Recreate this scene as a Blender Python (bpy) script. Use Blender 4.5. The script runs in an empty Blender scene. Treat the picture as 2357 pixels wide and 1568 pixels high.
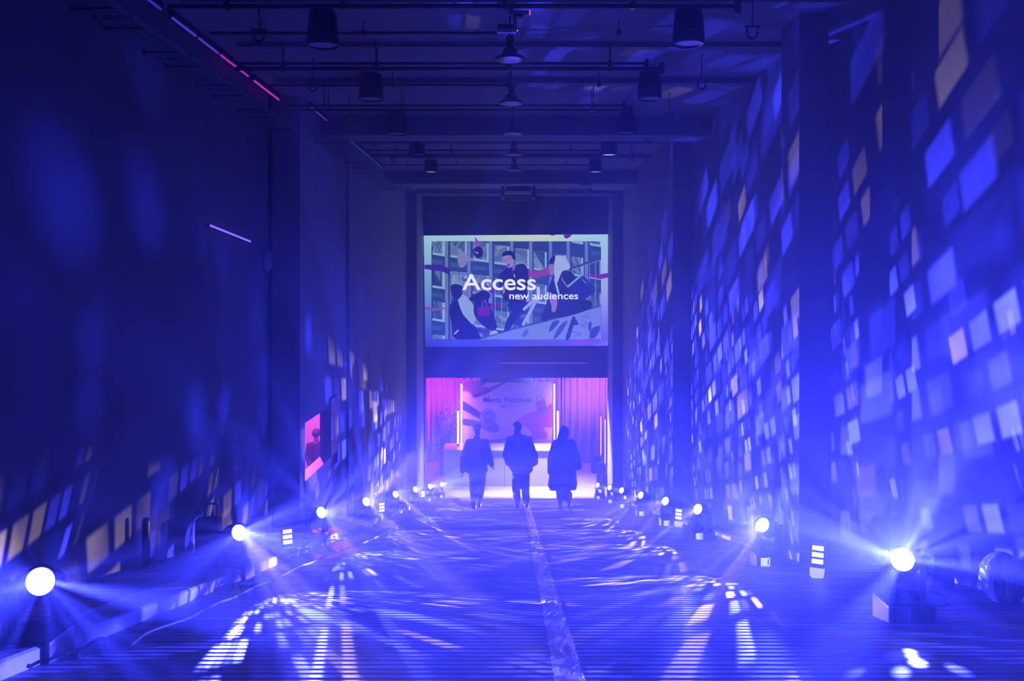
import bpy, bmesh, math, random
from mathutils import Vector, Matrix, Euler

# ------------------------------------------------------------------ frame
F = 2000.0            # focal length in pixels of the 2357-wide frame
VX, VY = 1189.0, 650.0  # vanishing point of the level lines along the hall
SLOPE = 0.21          # the floor is a ramp that falls away from the camera
CH = 0.93             # height of the camera above the ramp
sc = bpy.context.scene
C = sc.collection
def fz(y): return -SLOPE * y
def P(px, py, y):
    """point at depth y seen at pixel px, py"""
    return Vector(((px - VX) * y / F, y, CH - (py - VY) * y / F))

cam_d = bpy.data.cameras.new('camera'); cam = bpy.data.objects.new('camera', cam_d); C.objects.link(cam)
cam.location = (0, 0, CH); cam.rotation_euler = (math.pi / 2, 0, 0)
cam_d.sensor_width = 36.0; cam_d.lens = F / 2357 * 36
cam_d.shift_x = (1178.5 - VX) / 2357; cam_d.shift_y = (VY - 784) / 2357
cam_d.clip_start = 0.02; cam_d.clip_end = 200
sc.camera = cam
sc.view_settings.view_transform = 'Standard'; sc.view_settings.look = 'None'
sc.view_settings.gamma = 1; sc.view_settings.exposure = 0.0; sc.view_settings.use_curve_mapping = False

# haze fills the whole hall
HAZE = 0.010
w = bpy.data.worlds.new('world'); sc.world = w; w.use_nodes = True
nt = w.node_tree; nt.nodes.clear()
wo = nt.nodes.new('ShaderNodeOutputWorld')
wb = nt.nodes.new('ShaderNodeBackground'); wb.inputs[0].default_value = (0.0, 0.0, 0.02, 1); wb.inputs[1].default_value = 0.02
nt.links.new(wb.outputs[0], wo.inputs['Surface'])
wv = nt.nodes.new('ShaderNodeVolumeScatter'); wv.inputs['Color'].default_value = (1, 1, 1, 1)
wv.inputs['Density'].default_value = HAZE; wv.inputs['Anisotropy'].default_value = 0.7
nt.links.new(wv.outputs[0], wo.inputs['Volume'])

cy = sc.cycles
cy.max_bounces = 4; cy.diffuse_bounces = 1; cy.glossy_bounces = 3; cy.transmission_bounces = 4
cy.volume_bounces = 0; cy.transparent_max_bounces = 8
cy.use_denoising = True
cy.use_adaptive_sampling = True; cy.adaptive_threshold = 0.04
cy.caustics_reflective = False; cy.caustics_refractive = False
cy.sample_clamp_indirect = 4.0

BLUE = (0.012, 0.045, 1.0)

# ------------------------------------------------------------------ gobo (window pattern projected by each moving head)
def M(nt, op, a, b=None, c=None):
    n = nt.nodes.new('ShaderNodeMath'); n.operation = op
    for i, v in enumerate((a, b, c)):
        if v is None: continue
        if isinstance(v, (int, float)): n.inputs[i].default_value = v
        else: nt.links.new(v, n.inputs[i])
    return n.outputs[0]

def gobo_light(ld, half, seed, roll, cells=32.0, fill=0.42, leak=0.03, gain=1.0, wtop=None, stop=None, wbot=None, wside=0, rays=6.5, lbot=None, warmth=.12, soft=4.5):
    """spot whose glass gobo shows lit windows; half = cone half angle"""
    ld.use_nodes = True
    nt = ld.node_tree; nt.nodes.clear()
    out = nt.nodes.new('ShaderNodeOutputLight'); em = nt.nodes.new('ShaderNodeEmission')
    nt.links.new(em.outputs[0], out.inputs[0])
    tc = nt.nodes.new('ShaderNodeTexCoord')
    sp = nt.nodes.new('ShaderNodeSeparateXYZ'); nt.links.new(tc.outputs['Normal'], sp.inputs[0])
    R = math.tan(half)
    zz = M(nt, 'MULTIPLY', M(nt, 'ABSOLUTE', sp.outputs[2]), R)
    u0 = M(nt, 'DIVIDE', sp.outputs[0], zz); v0 = M(nt, 'DIVIDE', sp.outputs[1], zz)
    cr, sr = math.cos(roll), math.sin(roll)
    u = M(nt, 'ADD', M(nt, 'MULTIPLY', u0, cr), M(nt, 'MULTIPLY', v0, -sr))
    v = M(nt, 'ADD', M(nt, 'MULTIPLY', u0, sr), M(nt, 'MULTIPLY', v0, cr))
    r2 = M(nt, 'ADD', M(nt, 'MULTIPLY', u, u), M(nt, 'MULTIPLY', v, v))
    nz = M(nt, 'SQRT', M(nt, 'MAXIMUM', M(nt, 'SUBTRACT', 1.0, r2), 0.0004))
    lon = M(nt, 'ARCTAN2', u, nz)
    lat = M(nt, 'ARCSINE', M(nt, 'MINIMUM', M(nt, 'MAXIMUM', v, -0.999), 0.999))
    cu = M(nt, 'MULTIPLY', lon, cells / math.pi); cv = M(nt, 'MULTIPLY', lat, cells * 0.9 / math.pi)
    # two small panes alternate with wide ones: shift each row
    row = M(nt, 'FLOOR', cv)
    wn = nt.nodes.new('ShaderNodeTexWhiteNoise'); wn.noise_dimensions = '2D'
    cb = nt.nodes.new('ShaderNodeCombineXYZ'); nt.links.new(row, cb.inputs[0]); cb.inputs[1].default_value = seed * 3.17
    nt.links.new(cb.outputs[0], wn.inputs['Vector'])
    cu = M(nt, 'ADD', cu, M(nt, 'MULTIPLY', wn.outputs[0], 5.0))
    col = M(nt, 'FLOOR', cu)
    cc = nt.nodes.new('ShaderNodeCombineXYZ'); nt.links.new(col, cc.inputs[0]); nt.links.new(row, cc.inputs[1]); cc.inputs[2].default_value = seed
    w2 = nt.nodes.new('ShaderNodeTexWhiteNoise'); w2.noise_dimensions = '3D'; nt.links.new(cc.outputs[0], w2.inputs['Vector'])
    rs = nt.nodes.new('ShaderNodeSeparateColor'); nt.links.new(w2.outputs['Color'], rs.inputs[0])
    fu = M(nt, 'ABSOLUTE', M(nt, 'SUBTRACT', M(nt, 'FRACT', cu), 0.5))
    fv = M(nt, 'ABSOLUTE', M(nt, 'SUBTRACT', M(nt, 'FRACT', cv), 0.5))
    du = M(nt, 'MULTIPLY', M(nt, 'SUBTRACT', 0.41, fu), 10.0)
    dv = M(nt, 'MULTIPLY', M(nt, 'SUBTRACT', 0.37, fv), 10.0)
    edge = M(nt, 'MULTIPLY', M(nt, 'MINIMUM', M(nt, 'MAXIMUM', du, 0.0), 1.0), M(nt, 'MINIMUM', M(nt, 'MAXIMUM', dv, 0.0), 1.0))
    on = M(nt, 'LESS_THAN', rs.outputs[0], fill)
    bright = M(nt, 'ADD', 0.35, M(nt, 'MULTIPLY', M(nt, 'POWER', rs.outputs[1], 2.0), 3.2))
    win = M(nt, 'MULTIPLY', M(nt, 'MULTIPLY', edge, on), bright)
    # blocks of facade that are dark or bright (gives the separate shafts in the haze)
    no = nt.nodes.new('ShaderNodeTexNoise'); no.noise_dimensions = '3D'
    cn = nt.nodes.new('ShaderNodeCombineXYZ'); nt.links.new(u, cn.inputs[0]); nt.links.new(v, cn.inputs[1]); cn.inputs[2].default_value = seed * 7.3
    nt.links.new(cn.outputs[0], no.inputs['Vector']); no.inputs['Scale'].default_value = 4.6; no.inputs['Detail'].default_value = 1.5
    sh = M(nt, 'MULTIPLY', M(nt, 'SUBTRACT', no.outputs[0], 0.46), 8.0)
    sh = M(nt, 'MINIMUM', M(nt, 'MAXIMUM', sh, 0.0), 1.5)
    rim = M(nt, 'MINIMUM', M(nt, 'MAXIMUM', M(nt, 'MULTIPLY', M(nt, 'SUBTRACT', 1.0, r2), 12.0), 0.0), 1.0)
    rim = M(nt, 'MULTIPLY', rim, M(nt, 'ADD', M(nt, 'MULTIPLY', nz, 0.9), 0.28))
    if wside:   # the facade print covers only this side of the glass
        f = M(nt, 'MINIMUM', M(nt, 'MAXIMUM', M(nt, 'MULTIPLY', M(nt, 'SUBTRACT', 0.25, M(nt, 'MULTIPLY', u0, wside)), 4.0), 0.0), 1.0)
        win = M(nt, 'MULTIPLY', win, f)
    if wbot is not None:
        f = M(nt, 'MINIMUM', M(nt, 'MAXIMUM', M(nt, 'MULTIPLY', M(nt, 'SUBTRACT', v0, wbot), 4.0), 0.0), 1.0)
        win = M(nt, 'MULTIPLY', win, f)
    if wtop is not None:    # the printed facade ends here, above it the glass is dark
        f = M(nt, 'MINIMUM', M(nt, 'MAXIMUM', M(nt, 'MULTIPLY', M(nt, 'SUBTRACT', wtop, v0), 4.0), 0.0), 1.0)
        win = M(nt, 'MULTIPLY', win, f)
    # pencil beams of the prism
    vo = nt.nodes.new('ShaderNodeTexVoronoi'); vo.voronoi_dimensions = '3D'; vo.inputs['Scale'].default_value = rays; vo.inputs['Randomness'].default_value = 0.85
    cq = nt.nodes.new('ShaderNodeCombineXYZ'); nt.links.new(u, cq.inputs[0]); nt.links.new(v, cq.inputs[1]); cq.inputs[2].default_value = seed * 1.37
    nt.links.new(cq.outputs[0], vo.inputs['Vector'])
    vs = nt.nodes.new('ShaderNodeSeparateColor'); nt.links.new(vo.outputs['Color'], vs.inputs[0])
    dot = M(nt, 'MINIMUM', M(nt, 'MAXIMUM', M(nt, 'MULTIPLY', M(nt, 'SUBTRACT', 0.42, vo.outputs['Distance']), soft), 0.0), 1.0)
    dot = M(nt, 'MULTIPLY', dot, M(nt, 'MULTIPLY', M(nt, 'POWER', vs.outputs[0], 2.0), 8.0))
    lk = M(nt, 'MULTIPLY', M(nt, 'ADD', M(nt, 'MULTIPLY', sh, 0.06), dot), rim)
    if lbot is not None:
        lk = M(nt, 'MULTIPLY', lk, M(nt, 'MINIMUM', M(nt, 'MAXIMUM', M(nt, 'MULTIPLY', M(nt, 'SUBTRACT', v0, lbot), 3.0), 0.05), 1.0))
    if stop is not None:
        f = M(nt, 'MINIMUM', M(nt, 'MAXIMUM', M(nt, 'MULTIPLY', M(nt, 'SUBTRACT', stop, v0), 3.0), 0.04), 1.0)
        lk = M(nt, 'MULTIPLY', lk, f)
    warm = M(nt, 'GREATER_THAN', rs.outputs[2], 1.0 - warmth)
    mx = nt.nodes.new('ShaderNodeMix'); mx.data_type = 'RGBA'
    nt.links.new(warm, mx.inputs[0])
    mx.inputs[6].default_value = (0.052, 0.057, 1.15, 1); mx.inputs[7].default_value = (0.30, 0.21, 0.16, 1)
    sc1 = nt.nodes.new('ShaderNodeVectorMath'); sc1.operation = 'SCALE'
    nt.links.new(mx.outputs[2], sc1.inputs[0]); nt.links.new(M(nt, 'MULTIPLY', win, M(nt, 'MULTIPLY', M(nt, 'ADD', 0.4, M(nt, 'MULTIPLY', sh, 0.68)), rim)), sc1.inputs[3])
    sc2 = nt.nodes.new('ShaderNodeVectorMath'); sc2.operation = 'SCALE'
    sc2.inputs[0].default_value = (0.030, 0.038, 1.0)
    nt.links.new(M(nt, 'MULTIPLY', lk, leak), sc2.inputs[3])
    ad = nt.nodes.new('ShaderNodeVectorMath'); ad.operation = 'ADD'
    nt.links.new(sc1.outputs[0], ad.inputs[0]); nt.links.new(sc2.outputs[0], ad.inputs[1])
    nt.links.new(ad.outputs[0], em.inputs[0]); em.inputs[1].default_value = gain

def spot(name, loc, d, energy, half, parent=None, color=(1, 1, 1), blend=0.1, size=0.012):
    ld = bpy.data.lights.new(name, 'SPOT'); ld.energy = energy; ld.color = color
    ld.spot_size = half * 2; ld.spot_blend = blend; ld.shadow_soft_size = size
    o = bpy.data.objects.new(name, ld); C.objects.link(o)
    o.rotation_euler = Vector(d).to_track_quat('-Z', 'Y').to_euler(); o.location = loc
    if parent: o.parent = parent
    return o

# ------------------------------------------------------------------ materials
def mat(name, color, rough=0.6, metal=0.0, emit=None, es=0.0, spec=0.5, alpha=None):
    m = bpy.data.materials.new(name); m.use_nodes = True
    b = m.node_tree.nodes['Principled BSDF']
    b.inputs['Base Color'].default_value = (*color, 1); b.inputs['Roughness'].default_value = rough
    b.inputs['Metallic'].default_value = metal; b.inputs['Specular IOR Level'].default_value = spec
    if emit: b.inputs['Emission Color'].default_value = (*emit, 1); b.inputs['Emission Strength'].default_value = es
    return m
def noisy(name, c1, c2, rough=0.7, scale=3.0, bump=0.15, metal=0.0, spec=0.4, stretch=(1, 1, 1), bscale=None):
    m = mat(name, c1, rough, metal, spec=spec); nt = m.node_tree; b = nt.nodes['Principled BSDF']
    tc = nt.nodes.new('ShaderNodeTexCoord'); mp = nt.nodes.new('ShaderNodeMapping'); mp.inputs['Scale'].default_value = stretch
    nt.links.new(tc.outputs['Object'], mp.inputs[0])
    n = nt.nodes.new('ShaderNodeTexNoise'); n.inputs['Scale'].default_value = scale; n.inputs['Detail'].default_value = 8
    nt.links.new(mp.outputs[0], n.inputs['Vector'])
    r = nt.nodes.new('ShaderNodeMix'); r.data_type = 'RGBA'
    r.inputs[6].default_value = (*c1, 1); r.inputs[7].default_value = (*c2, 1)
    nt.links.new(n.outputs[0], r.inputs[0]); nt.links.new(r.outputs[2], b.inputs['Base Color'])
    n2 = nt.nodes.new('ShaderNodeTexNoise'); n2.inputs['Scale'].default_value = bscale or scale * 6; n2.inputs['Detail'].default_value = 6
    nt.links.new(mp.outputs[0], n2.inputs['Vector'])
    bp = nt.nodes.new('ShaderNodeBump'); bp.inputs['Strength'].default_value = bump; bp.inputs['Distance'].default_value = 0.02
    nt.links.new(n2.outputs[0], bp.inputs['Height']); nt.links.new(bp.outputs[0], b.inputs['Normal'])
    return m
MT = {}
MT['concrete'] = noisy('painted_concrete', (0.30, 0.31, 0.33), (0.45, 0.46, 0.48), 0.75, 1.5, 0.2)
MT['ceiling'] = noisy('ceiling_concrete', (0.26, 0.27, 0.30), (0.42, 0.43, 0.47), 0.8, 0.8, 0.2, stretch=(0.6, 3, 1))
MT['black'] = mat('black_housing', (0.012, 0.012, 0.014), 0.45)
MT['dark'] = mat('dark_metal', (0.03, 0.03, 0.035), 0.5, 0.4)
MT['concrete_dark'] = noisy('dark_painted_concrete', (0.07, 0.07, 0.08), (0.12, 0.12, 0.13), 0.8, 1.5, 0.15)
MT['concrete_mid'] = noisy('grey_painted_concrete', (0.12, 0.12, 0.13), (0.19, 0.19, 0.2), 0.8, 1.5, 0.2)
MT['kerb'] = noisy('kerb_concrete', (0.45, 0.44, 0.43), (0.75, 0.74, 0.72), 0.7, 4.0, 0.3)
MT['room_floor'] = noisy('smooth_floor', (0.3, 0.3, 0.32), (0.42, 0.42, 0.45), 0.4, 2.0, 0.05)
MT['pinkwall'] = noisy('pale_room_wall', (0.45, 0.42, 0.44), (0.55, 0.52, 0.54), 0.8, 2.0, 0.05)
MT['grey'] = mat('grey_plastic', (0.35, 0.35, 0.38), 0.5)
MT['galv'] = mat('galvanised_steel', (0.35, 0.36, 0.4), 0.4, 0.7)
MT['display'] = mat('white_plastic', (0.8, 0.8, 0.82), 0.35)
MT['led_base'] = mat('led_reflector', (0.7, 0.7, 0.75), 0.3, emit=(0.5, 0.5, 1.0), es=0.6)
MT['led'] = mat('lit_led', (0.8, 0.8, 0.8), 0.3, emit=(0.85, 0.87, 1.0), es=3)
MT['glass_dim'] = mat('unlit_diffuser', (0.75, 0.78, 0.85), 0.3)
MT['glass_lit'] = mat('faintly_lit_glass', (0.6, 0.7, 0.8), 0.3, emit=(0.55, 0.65, 0.85), es=0.8)
MT['green'] = mat('green_indicator', (0, .2, .1), emit=(.3, 1, .7), es=3)
MT['pink_dim'] = mat('pink_indicator', (.2, 0, .1), emit=(1, .1, .5), es=.8)
MT['tape'] = noisy('crinkled_cover', (0.35, 0.35, 0.4), (0.6, 0.6, 0.65), 0.22, 9.0, 0.6, spec=0.8)
MT['pale_cable'] = mat('pale_cable', (0.55, 0.52, 0.5), 0.4)
MT['fabric_dark'] = noisy('dark_fabric', (0.012, 0.012, 0.015), (0.025, 0.025, 0.03), 0.85, 20.0, 0.2)
MT['plastic'] = mat('pale_plastic_film', (0.5, 0.5, 0.55), 0.25)
MT['white'] = mat('white_laminate', (0.75, 0.73, 0.76), 0.3)
MT['curtain'] = noisy('curtain_cloth', (0.5, 0.46, 0.5), (0.6, 0.56, 0.6), 0.9, 3.0, 0.05)
MT['stem'] = mat('bamboo_stem', (0.09, 0.10, 0.04), 0.5)
MT['leaf'] = mat('bamboo_leaf', (0.05, 0.09, 0.03), 0.45)
MT['skin'] = mat('skin', (0.45, 0.28, 0.22), 0.5)
MT['cloth'] = noisy('dark_cloth', (0.02, 0.02, 0.026), (0.04, 0.04, 0.05), 0.85, 25.0, 0.3)
MT['cloth2'] = noisy('dark_trouser_cloth', (0.028, 0.028, 0.035), (0.05, 0.05, 0.06), 0.85, 25.0, 0.3)
MT['hair'] = noisy('dark_hair', (0.012, 0.01, 0.01), (0.03, 0.025, 0.02), 0.6, 60.0, 0.4)
MT['shoe'] = mat('dark_shoe', (0.03, 0.03, 0.035), 0.4)
MT['white_shoe'] = mat('white_shoe', (0.75, 0.75, 0.78), 0.4)
MT['display_lit'] = mat('lit_display', (0.8, 0.8, 0.82), 0.35, emit=(.7, .72, 1), es=.9)
MT['display_dim'] = mat('dim_display', (0.3, 0.3, 0.34), 0.3)
MT['led_foot'] = mat('self_lit_foot', (0.8, 0.8, 0.85), 0.3, emit=(.5, .5, 1), es=.9)  # emission stands in for light falling on the white plastic foot
MT['lens'] = mat('lit_lens', (0.5, 0.5, 0.5), 0.3, emit=(0.75, 0.8, 1.0), es=5)

def floor_material():
    m = mat('ribbed_floor', (0.16, 0.16, 0.18), 0.5, spec=0.25); nt = m.node_tree; b = nt.nodes['Principled BSDF']
    tc = nt.nodes.new('ShaderNodeTexCoord')
    mp = nt.nodes.new('ShaderNodeMapping'); mp.inputs['Scale'].default_value = (0.35, 9.0, 1); nt.links.new(tc.outputs['Object'], mp.inputs[0])
    n = nt.nodes.new('ShaderNodeTexNoise'); n.inputs['Scale'].default_value = 1.6; n.inputs['Detail'].default_value = 6; nt.links.new(mp.outputs[0], n.inputs['Vector'])
    wv = nt.nodes.new('ShaderNodeTexWave'); wv.bands_direction = 'Y'; wv.inputs['Scale'].default_value = 3.6; wv.inputs['Distortion'].default_value = 0.6
    wv.inputs['Detail'].default_value = 2; wv.inputs['Detail Scale'].default_value = 1.5
    nt.links.new(tc.outputs['Object'], wv.inputs['Vector'])
    cr = nt.nodes.new('ShaderNodeValToRGB'); cr.color_ramp.elements[0].position = 0.3; cr.color_ramp.elements[0].color = (0.07, 0.07, 0.08, 1)
    cr.color_ramp.elements[1].position = 0.68; cr.color_ramp.elements[1].color = (0.34, 0.34, 0.36, 1)
    nt.links.new(n.outputs[0], cr.inputs[0]); nt.links.new(cr.outputs[0], b.inputs['Base Color'])
    ad = M(nt, 'ADD', M(nt, 'MULTIPLY', wv.outputs['Fac'], 0.6), M(nt, 'MULTIPLY', n.outputs[0], 1.0))
    bp = nt.nodes.new('ShaderNodeBump'); bp.inputs['Strength'].default_value = 0.5; bp.inputs['Distance'].default_value = 0.02
    nt.links.new(ad, bp.inputs['Height']); nt.links.new(bp.outputs[0], b.inputs['Normal'])
    return m
MT['floor'] = floor_material()

# ------------------------------------------------------------------ mesh helpers
def tag(o, label=None, cat=None, group=None, kind=None):
    if label: o['label'] = label
    if cat: o['category'] = cat
    if group: o['group'] = group
    if kind: o['kind'] = kind
    return o
def empty(name, loc, label=None, cat=None, group=None):
    o = bpy.data.objects.new(name, None); C.objects.link(o); o.location = loc; o.empty_display_size = 0.1
    return tag(o, label, cat, group)
def obj(name, bm, m, parent=None, loc=(0, 0, 0), smooth=False, rot=None):
    me = bpy.data.meshes.new(name); bmesh.ops.recalc_face_normals(bm, faces=bm.faces); bm.to_mesh(me); bm.free()
    if smooth:
        for p in me.polygons: p.use_smooth = True
    for mm in (m if isinstance(m, (list, tuple)) else [m]): me.materials.append(mm)
    o = bpy.data.objects.new(name, me); C.objects.link(o); o.location = loc
    if rot: o.rotation_euler = rot
    if parent: o.parent = parent
    return o
def box(bm, x0, x1, y0, y1, z0, z1, mi=0, shear=0.0, bev=0.0):
    vs = [bm.verts.new((x, y, z + shear * (y - y0))) for x in (x0, x1) for y in (y0, y1) for z in (z0, z1)]
    fs = []
    for q in ((0, 1, 3, 2), (4, 6, 7, 5), (0, 4, 5, 1), (2, 3, 7, 6), (0, 2, 6, 4), (1, 5, 7, 3)):
        f = bm.faces.new([vs[i] for i in q]); f.material_index = mi; fs.append(f)
    if bev:
        es = {e for f in fs for e in f.edges}
        r = bmesh.ops.bevel(bm, geom=list(es), offset=bev, segments=2, affect='EDGES', profile=0.7)
        for f in r['faces']: f.material_index = mi
    return vs
def lathe(bm, prof, n=24, mat4=None, mi=0, cap=True):
    """profile of (radius, z)"""
    rings = []
    for r, z in prof:
        ring = []
        for i in range(n):
            a = 2 * math.pi * i / n
            p = Vector((r * math.cos(a), r * math.sin(a), z))
            if mat4 is not None: p = mat4 @ p
            ring.append(bm.verts.new(p))
        rings.append(ring)
    for a, b in zip(rings, rings[1:]):
        for i in range(n):
            f = bm.faces.new((a[i], a[(i + 1) % n], b[(i + 1) % n], b[i])); f.material_index = mi
    if cap:
        for ring in (rings[0], rings[-1]):
            try: f = bm.faces.new(ring); f.material_index = mi
            except ValueError: pass
def tube(bm, pts, r, n=8, mi=0):
    pts = [Vector(p) for p in pts]
    rings = []; up = Vector((0, 0, 1))
    for i, p in enumerate(pts):
        t = (pts[min(i + 1, len(pts) - 1)] - pts[max(i - 1, 0)]).normalized()
        s = t.cross(up)
        if s.length < 1e-3: s = t.cross(Vector((1, 0, 0)))
        s.normalize(); q = s.cross(t).normalized()
        rr = r[i] if isinstance(r, (list, tuple)) else r
        rings.append([bm.verts.new(p + s * math.cos(2 * math.pi * k / n) * rr + q * math.sin(2 * math.pi * k / n) * rr) for k in range(n)])
    for a, b in zip(rings, rings[1:]):
        for k in range(n):
            f = bm.faces.new((a[k], a[(k + 1) % n], b[(k + 1) % n], b[k])); f.material_index = mi
    for ring in (rings[0], rings[-1]):
        f = bm.faces.new(ring); f.material_index = mi
def struct(name, bm, m):
    return tag(obj(name, bm, m), kind='structure')
def slab(name, x0, x1, y0, y1, z0, z1, m):
    bm = bmesh.new(); box(bm, x0, x1, y0, y1, z0, z1); return struct(name, bm, m)

#SHELL
# ------------------------------------------------------------------ the hall
YE = 26.0            # end wall
CZ = 3.50            # ceiling underside
WL, WR = -3.35, 3.0  # side walls
bm = bmesh.new()
box(bm, -8, 4.2, -3, 25.8, 0, -0.3)
for v in bm.verts: v.co.z += fz(v.co.y)
struct('floor', bm, MT['floor'])
ZF = fz(25.8)        # level floor of the room at the end
slab('floor_end', -8, 6.0, 25.8, 34, ZF - 0.3, ZF - 0.001, MT['room_floor'])
bm = bmesh.new()
box(bm, -8, 4.2, -3, YE, CZ, CZ + 0.2)
struct('ceiling', bm, MT['ceiling'])
# transverse ribs between the ceiling coffers
for i, (y, dz, th) in enumerate([(4.3, 0.10, .16), (6.3, 0.05, .12), (7.75, 0.07, .16), (9.3, 0.05, .12), (10.9, 0.07, .16),
                                 (13.4, 0.30, 0.6), (15.6, 0.08, .16), (17.4, 0.08, .14), (20.0, 0.30, 0.5), (22.0, 0.1, .2), (24.3, .1, .2)]):
    slab('trim_%d' % (10 + i), -3.0, 3.0, y, y + th, CZ - dz, CZ, MT['ceiling'])
slab('wall_back', -8, 4.2, -3.2, -3.0, -1, CZ + .2, MT['concrete'])
bm = bmesh.new(); box(bm, 3.45, 3.65, -3, 9.8, -3, CZ); struct('wall_right', bm, MT['concrete'])
slab('wall_right_end', WR, 3.65, 9.8, YE, -7, CZ, MT['concrete'])
slab('trim_1', 2.70, 2.98, 8.3, 8.86, -3, CZ, MT['concrete'])
slab('trim_2', 2.70, WR, 15.0, 19.3, -5, CZ, MT['concrete'])
slab('trim_3', 2.72, WR, 24.6, YE, -7, CZ, MT['concrete'])
# left side: wall, pillars, a booth opening, a side room standing in for a reflection
bm = bmesh.new(); box(bm, WL - 0.2, WL, -3, 12.0, -7, CZ); struct('wall_left', bm, MT['concrete_mid'])
slab('trim_4', WL - 0.2, -2.99, 12.0, 12.28, -4, CZ, MT['concrete'])
def opening():
    bm = bmesh.new()
    y0, y1 = 12.28, 14.5
    za, zb = -1.89, -1.08          # sill and head heights at y0
    box(bm, -3.15, -3.02, y0, y1, zb, CZ)
    box(bm, -3.15, -3.02, y0, y1, -4.5, za)
    box(bm, -3.15, -3.02, 14.1, y1, za, zb)
    return bm
struct('wall_booth', opening(), MT['concrete'])
bm = bmesh.new()
box(bm, -3.17, -2.985, 12.3, 14.5, -2.06, -1.88); box(bm, -3.17, -2.985, 14.0, 14.5, -1.88, -.95); box(bm, -3.17, -2.985, 14.0, 14.5, -2.06, -1.88)
struct('window_1', bm, MT['black'])
slab('trim_5', -3.16, -2.98, 15.45, 15.7, -4.5, CZ, MT['concrete'])
slab('trim_6', -3.15, -3.02, 14.5, 15.45, -4.5, CZ, MT['concrete'])
bm = bmesh.new(); box(bm, -3.15, -3.0, 15.7, 19.9, -7, CZ); struct('wall_left_end', bm, MT['concrete'])
slab('wall_left_recess', -3.3, -3.05, 19.9, YE, -7, CZ, MT['concrete'])
slab('trim_7', -3.6, -2.78, 24.2, YE, -7, CZ, MT['concrete'])
bm = bmesh.new()
box(bm, -7.4, -7.2, 11.9, 22.2, -6, CZ); box(bm, -7.4, -3.45, 22.0, 22.2, -6, CZ); box(bm, -7.4, -3.35, 11.7, 11.9, -6, CZ)
struct('wall_side_room', bm, MT['pinkwall'])
# end wall with the wide opening
bm = bmesh.new()
box(bm, -8, 6, YE, YE + 0.3, -1.93, CZ + 0.2)
box(bm, -8, -2.74, YE, YE + 0.3, -7, -1.93)
box(bm, 2.82, 6, YE, YE + 0.3, -7, -1.93)
struct('wall_end', bm, MT['concrete_dark'])
bm = bmesh.new()
box(bm, -5, 5.2, 31.5, 31.7, -6, 0); box(bm, -5.2, -5, YE + .3, 31.7, -6, 0); box(bm, 5, 5.2, YE + .3, 31.7, -6, 0)
struct('wall_pink_room', bm, MT['pinkwall'])
slab('ceiling_pink_room', -5.2, 5.2, YE + .3, 31.7, -1.4, -1.2, MT['concrete_dark'])
# kerbs / raised edge on both sides of the ramp
def kerb(name, xa, xb, y0, y1, h):
    bm = bmesh.new(); n = 26
    prof = []
    for i in range(n + 1):
        y = y0 + (y1 - y0) * i / n
        prof.append([bm.verts.new((xx, y, fz(y) + zz)) for xx, zz in ((xa, 0), (xa, h - .01), (xa + math.copysign(.015, xb - xa), h), (xb, h), (xb, 0))])
    for a, b in zip(prof, prof[1:]):
        for k in range(5): bm.faces.new((a[k], a[(k + 1) % 5], b[(k + 1) % 5], b[k]))
    bm.faces.new(prof[0]); bm.faces.new(prof[-1]); return struct(name, bm, MT['kerb'])
kerb('trim_8', -2.22, -2.5, 3.0, 24.5, 0.085)
kerb('trim_9', 2.62, 2.7, 8.9, 24.5, 0.05)

# ------------------------------------------------------------------ moving heads
def moving_head(x, y, d, label, group, seed, energy=900, half=math.radians(38), roll=-0.2, h=0.35, **kw):
    z0 = fz(y)
    t = empty('moving_head_light', (x, y, z0), label, 'stage light', group)
    d = Vector(d).normalized()
    side = Vector((d.y, -d.x, 0)).normalized()
    Y = Matrix.Rotation(math.atan2(d.x, -d.y), 4, 'Z')
    q = d.to_track_quat('Z', 'Y').to_matrix().to_4x4(); q.translation = Vector((0, 0, h))
    bm = bmesh.new(); box(bm, -0.14, 0.14, -0.12, 0.12, -0.03, 0.12, bev=0.012)
    base = obj('base', bm, MT['black'], t)
    sd = 1 if x < 0 else -1
    bm = bmesh.new(); box(bm, -0.042, 0.042, -0.126, -0.119, 0.03, 0.105, bev=0.002)
    box(bm, 0.02, 0.03, -0.128, -0.125, 0.04, 0.095, mi=1); bm.transform(Matrix.Translation((0.06 * sd, 0, 0)))
    obj('display', bm, [MT['display_dim'] if y == 5.23 else MT['display_lit'], MT['black']], base)
    bm = bmesh.new(); lathe(bm, [(0.09, 0.115), (0.09, 0.145), (0.07, 0.155)], 20)
    obj('turntable', bm, MT['black'], t, smooth=False)
    for s in (-1, 1):
        bm = bmesh.new(); box(bm, s * 0.108 - 0.018, s * 0.108 + 0.018, -0.055, 0.055, 0.135, h + 0.04, bev=0.012)
        box(bm, min(s * .03, s * .12), max(s * .03, s * .12), -0.05, 0.05, 0.135, 0.165, bev=0.006); bm.transform(Y)
        obj('yoke_arm', bm, MT['black'], t)
    bm = bmesh.new()
    lathe(bm, [(0.03, -0.135), (0.055, -0.125), (0.078, -0.09), (0.088, -0.03), (0.09, 0.0), (0.086, 0.05), (0.08, 0.09), (0.078, 0.112), (0.067, 0.114), (0.065, 0.097)], 32, q)
    hd = obj('lamp_head', bm, MT['black'], t, smooth=True)
    bm = bmesh.new()
    lathe(bm, [(0.0005, 0.109), (0.02, 0.108), (0.045, 0.103), (0.0645, 0.097)], 32, q, cap=False)
    obj('lens', bm, MT['lens'], hd, smooth=True)
    s = spot('gobo_light', Vector((0, 0, h)) + d * 0.135, d, energy, half, t)
    gobo_light(s.data, half, seed, roll, **kw)
    return t

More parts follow.
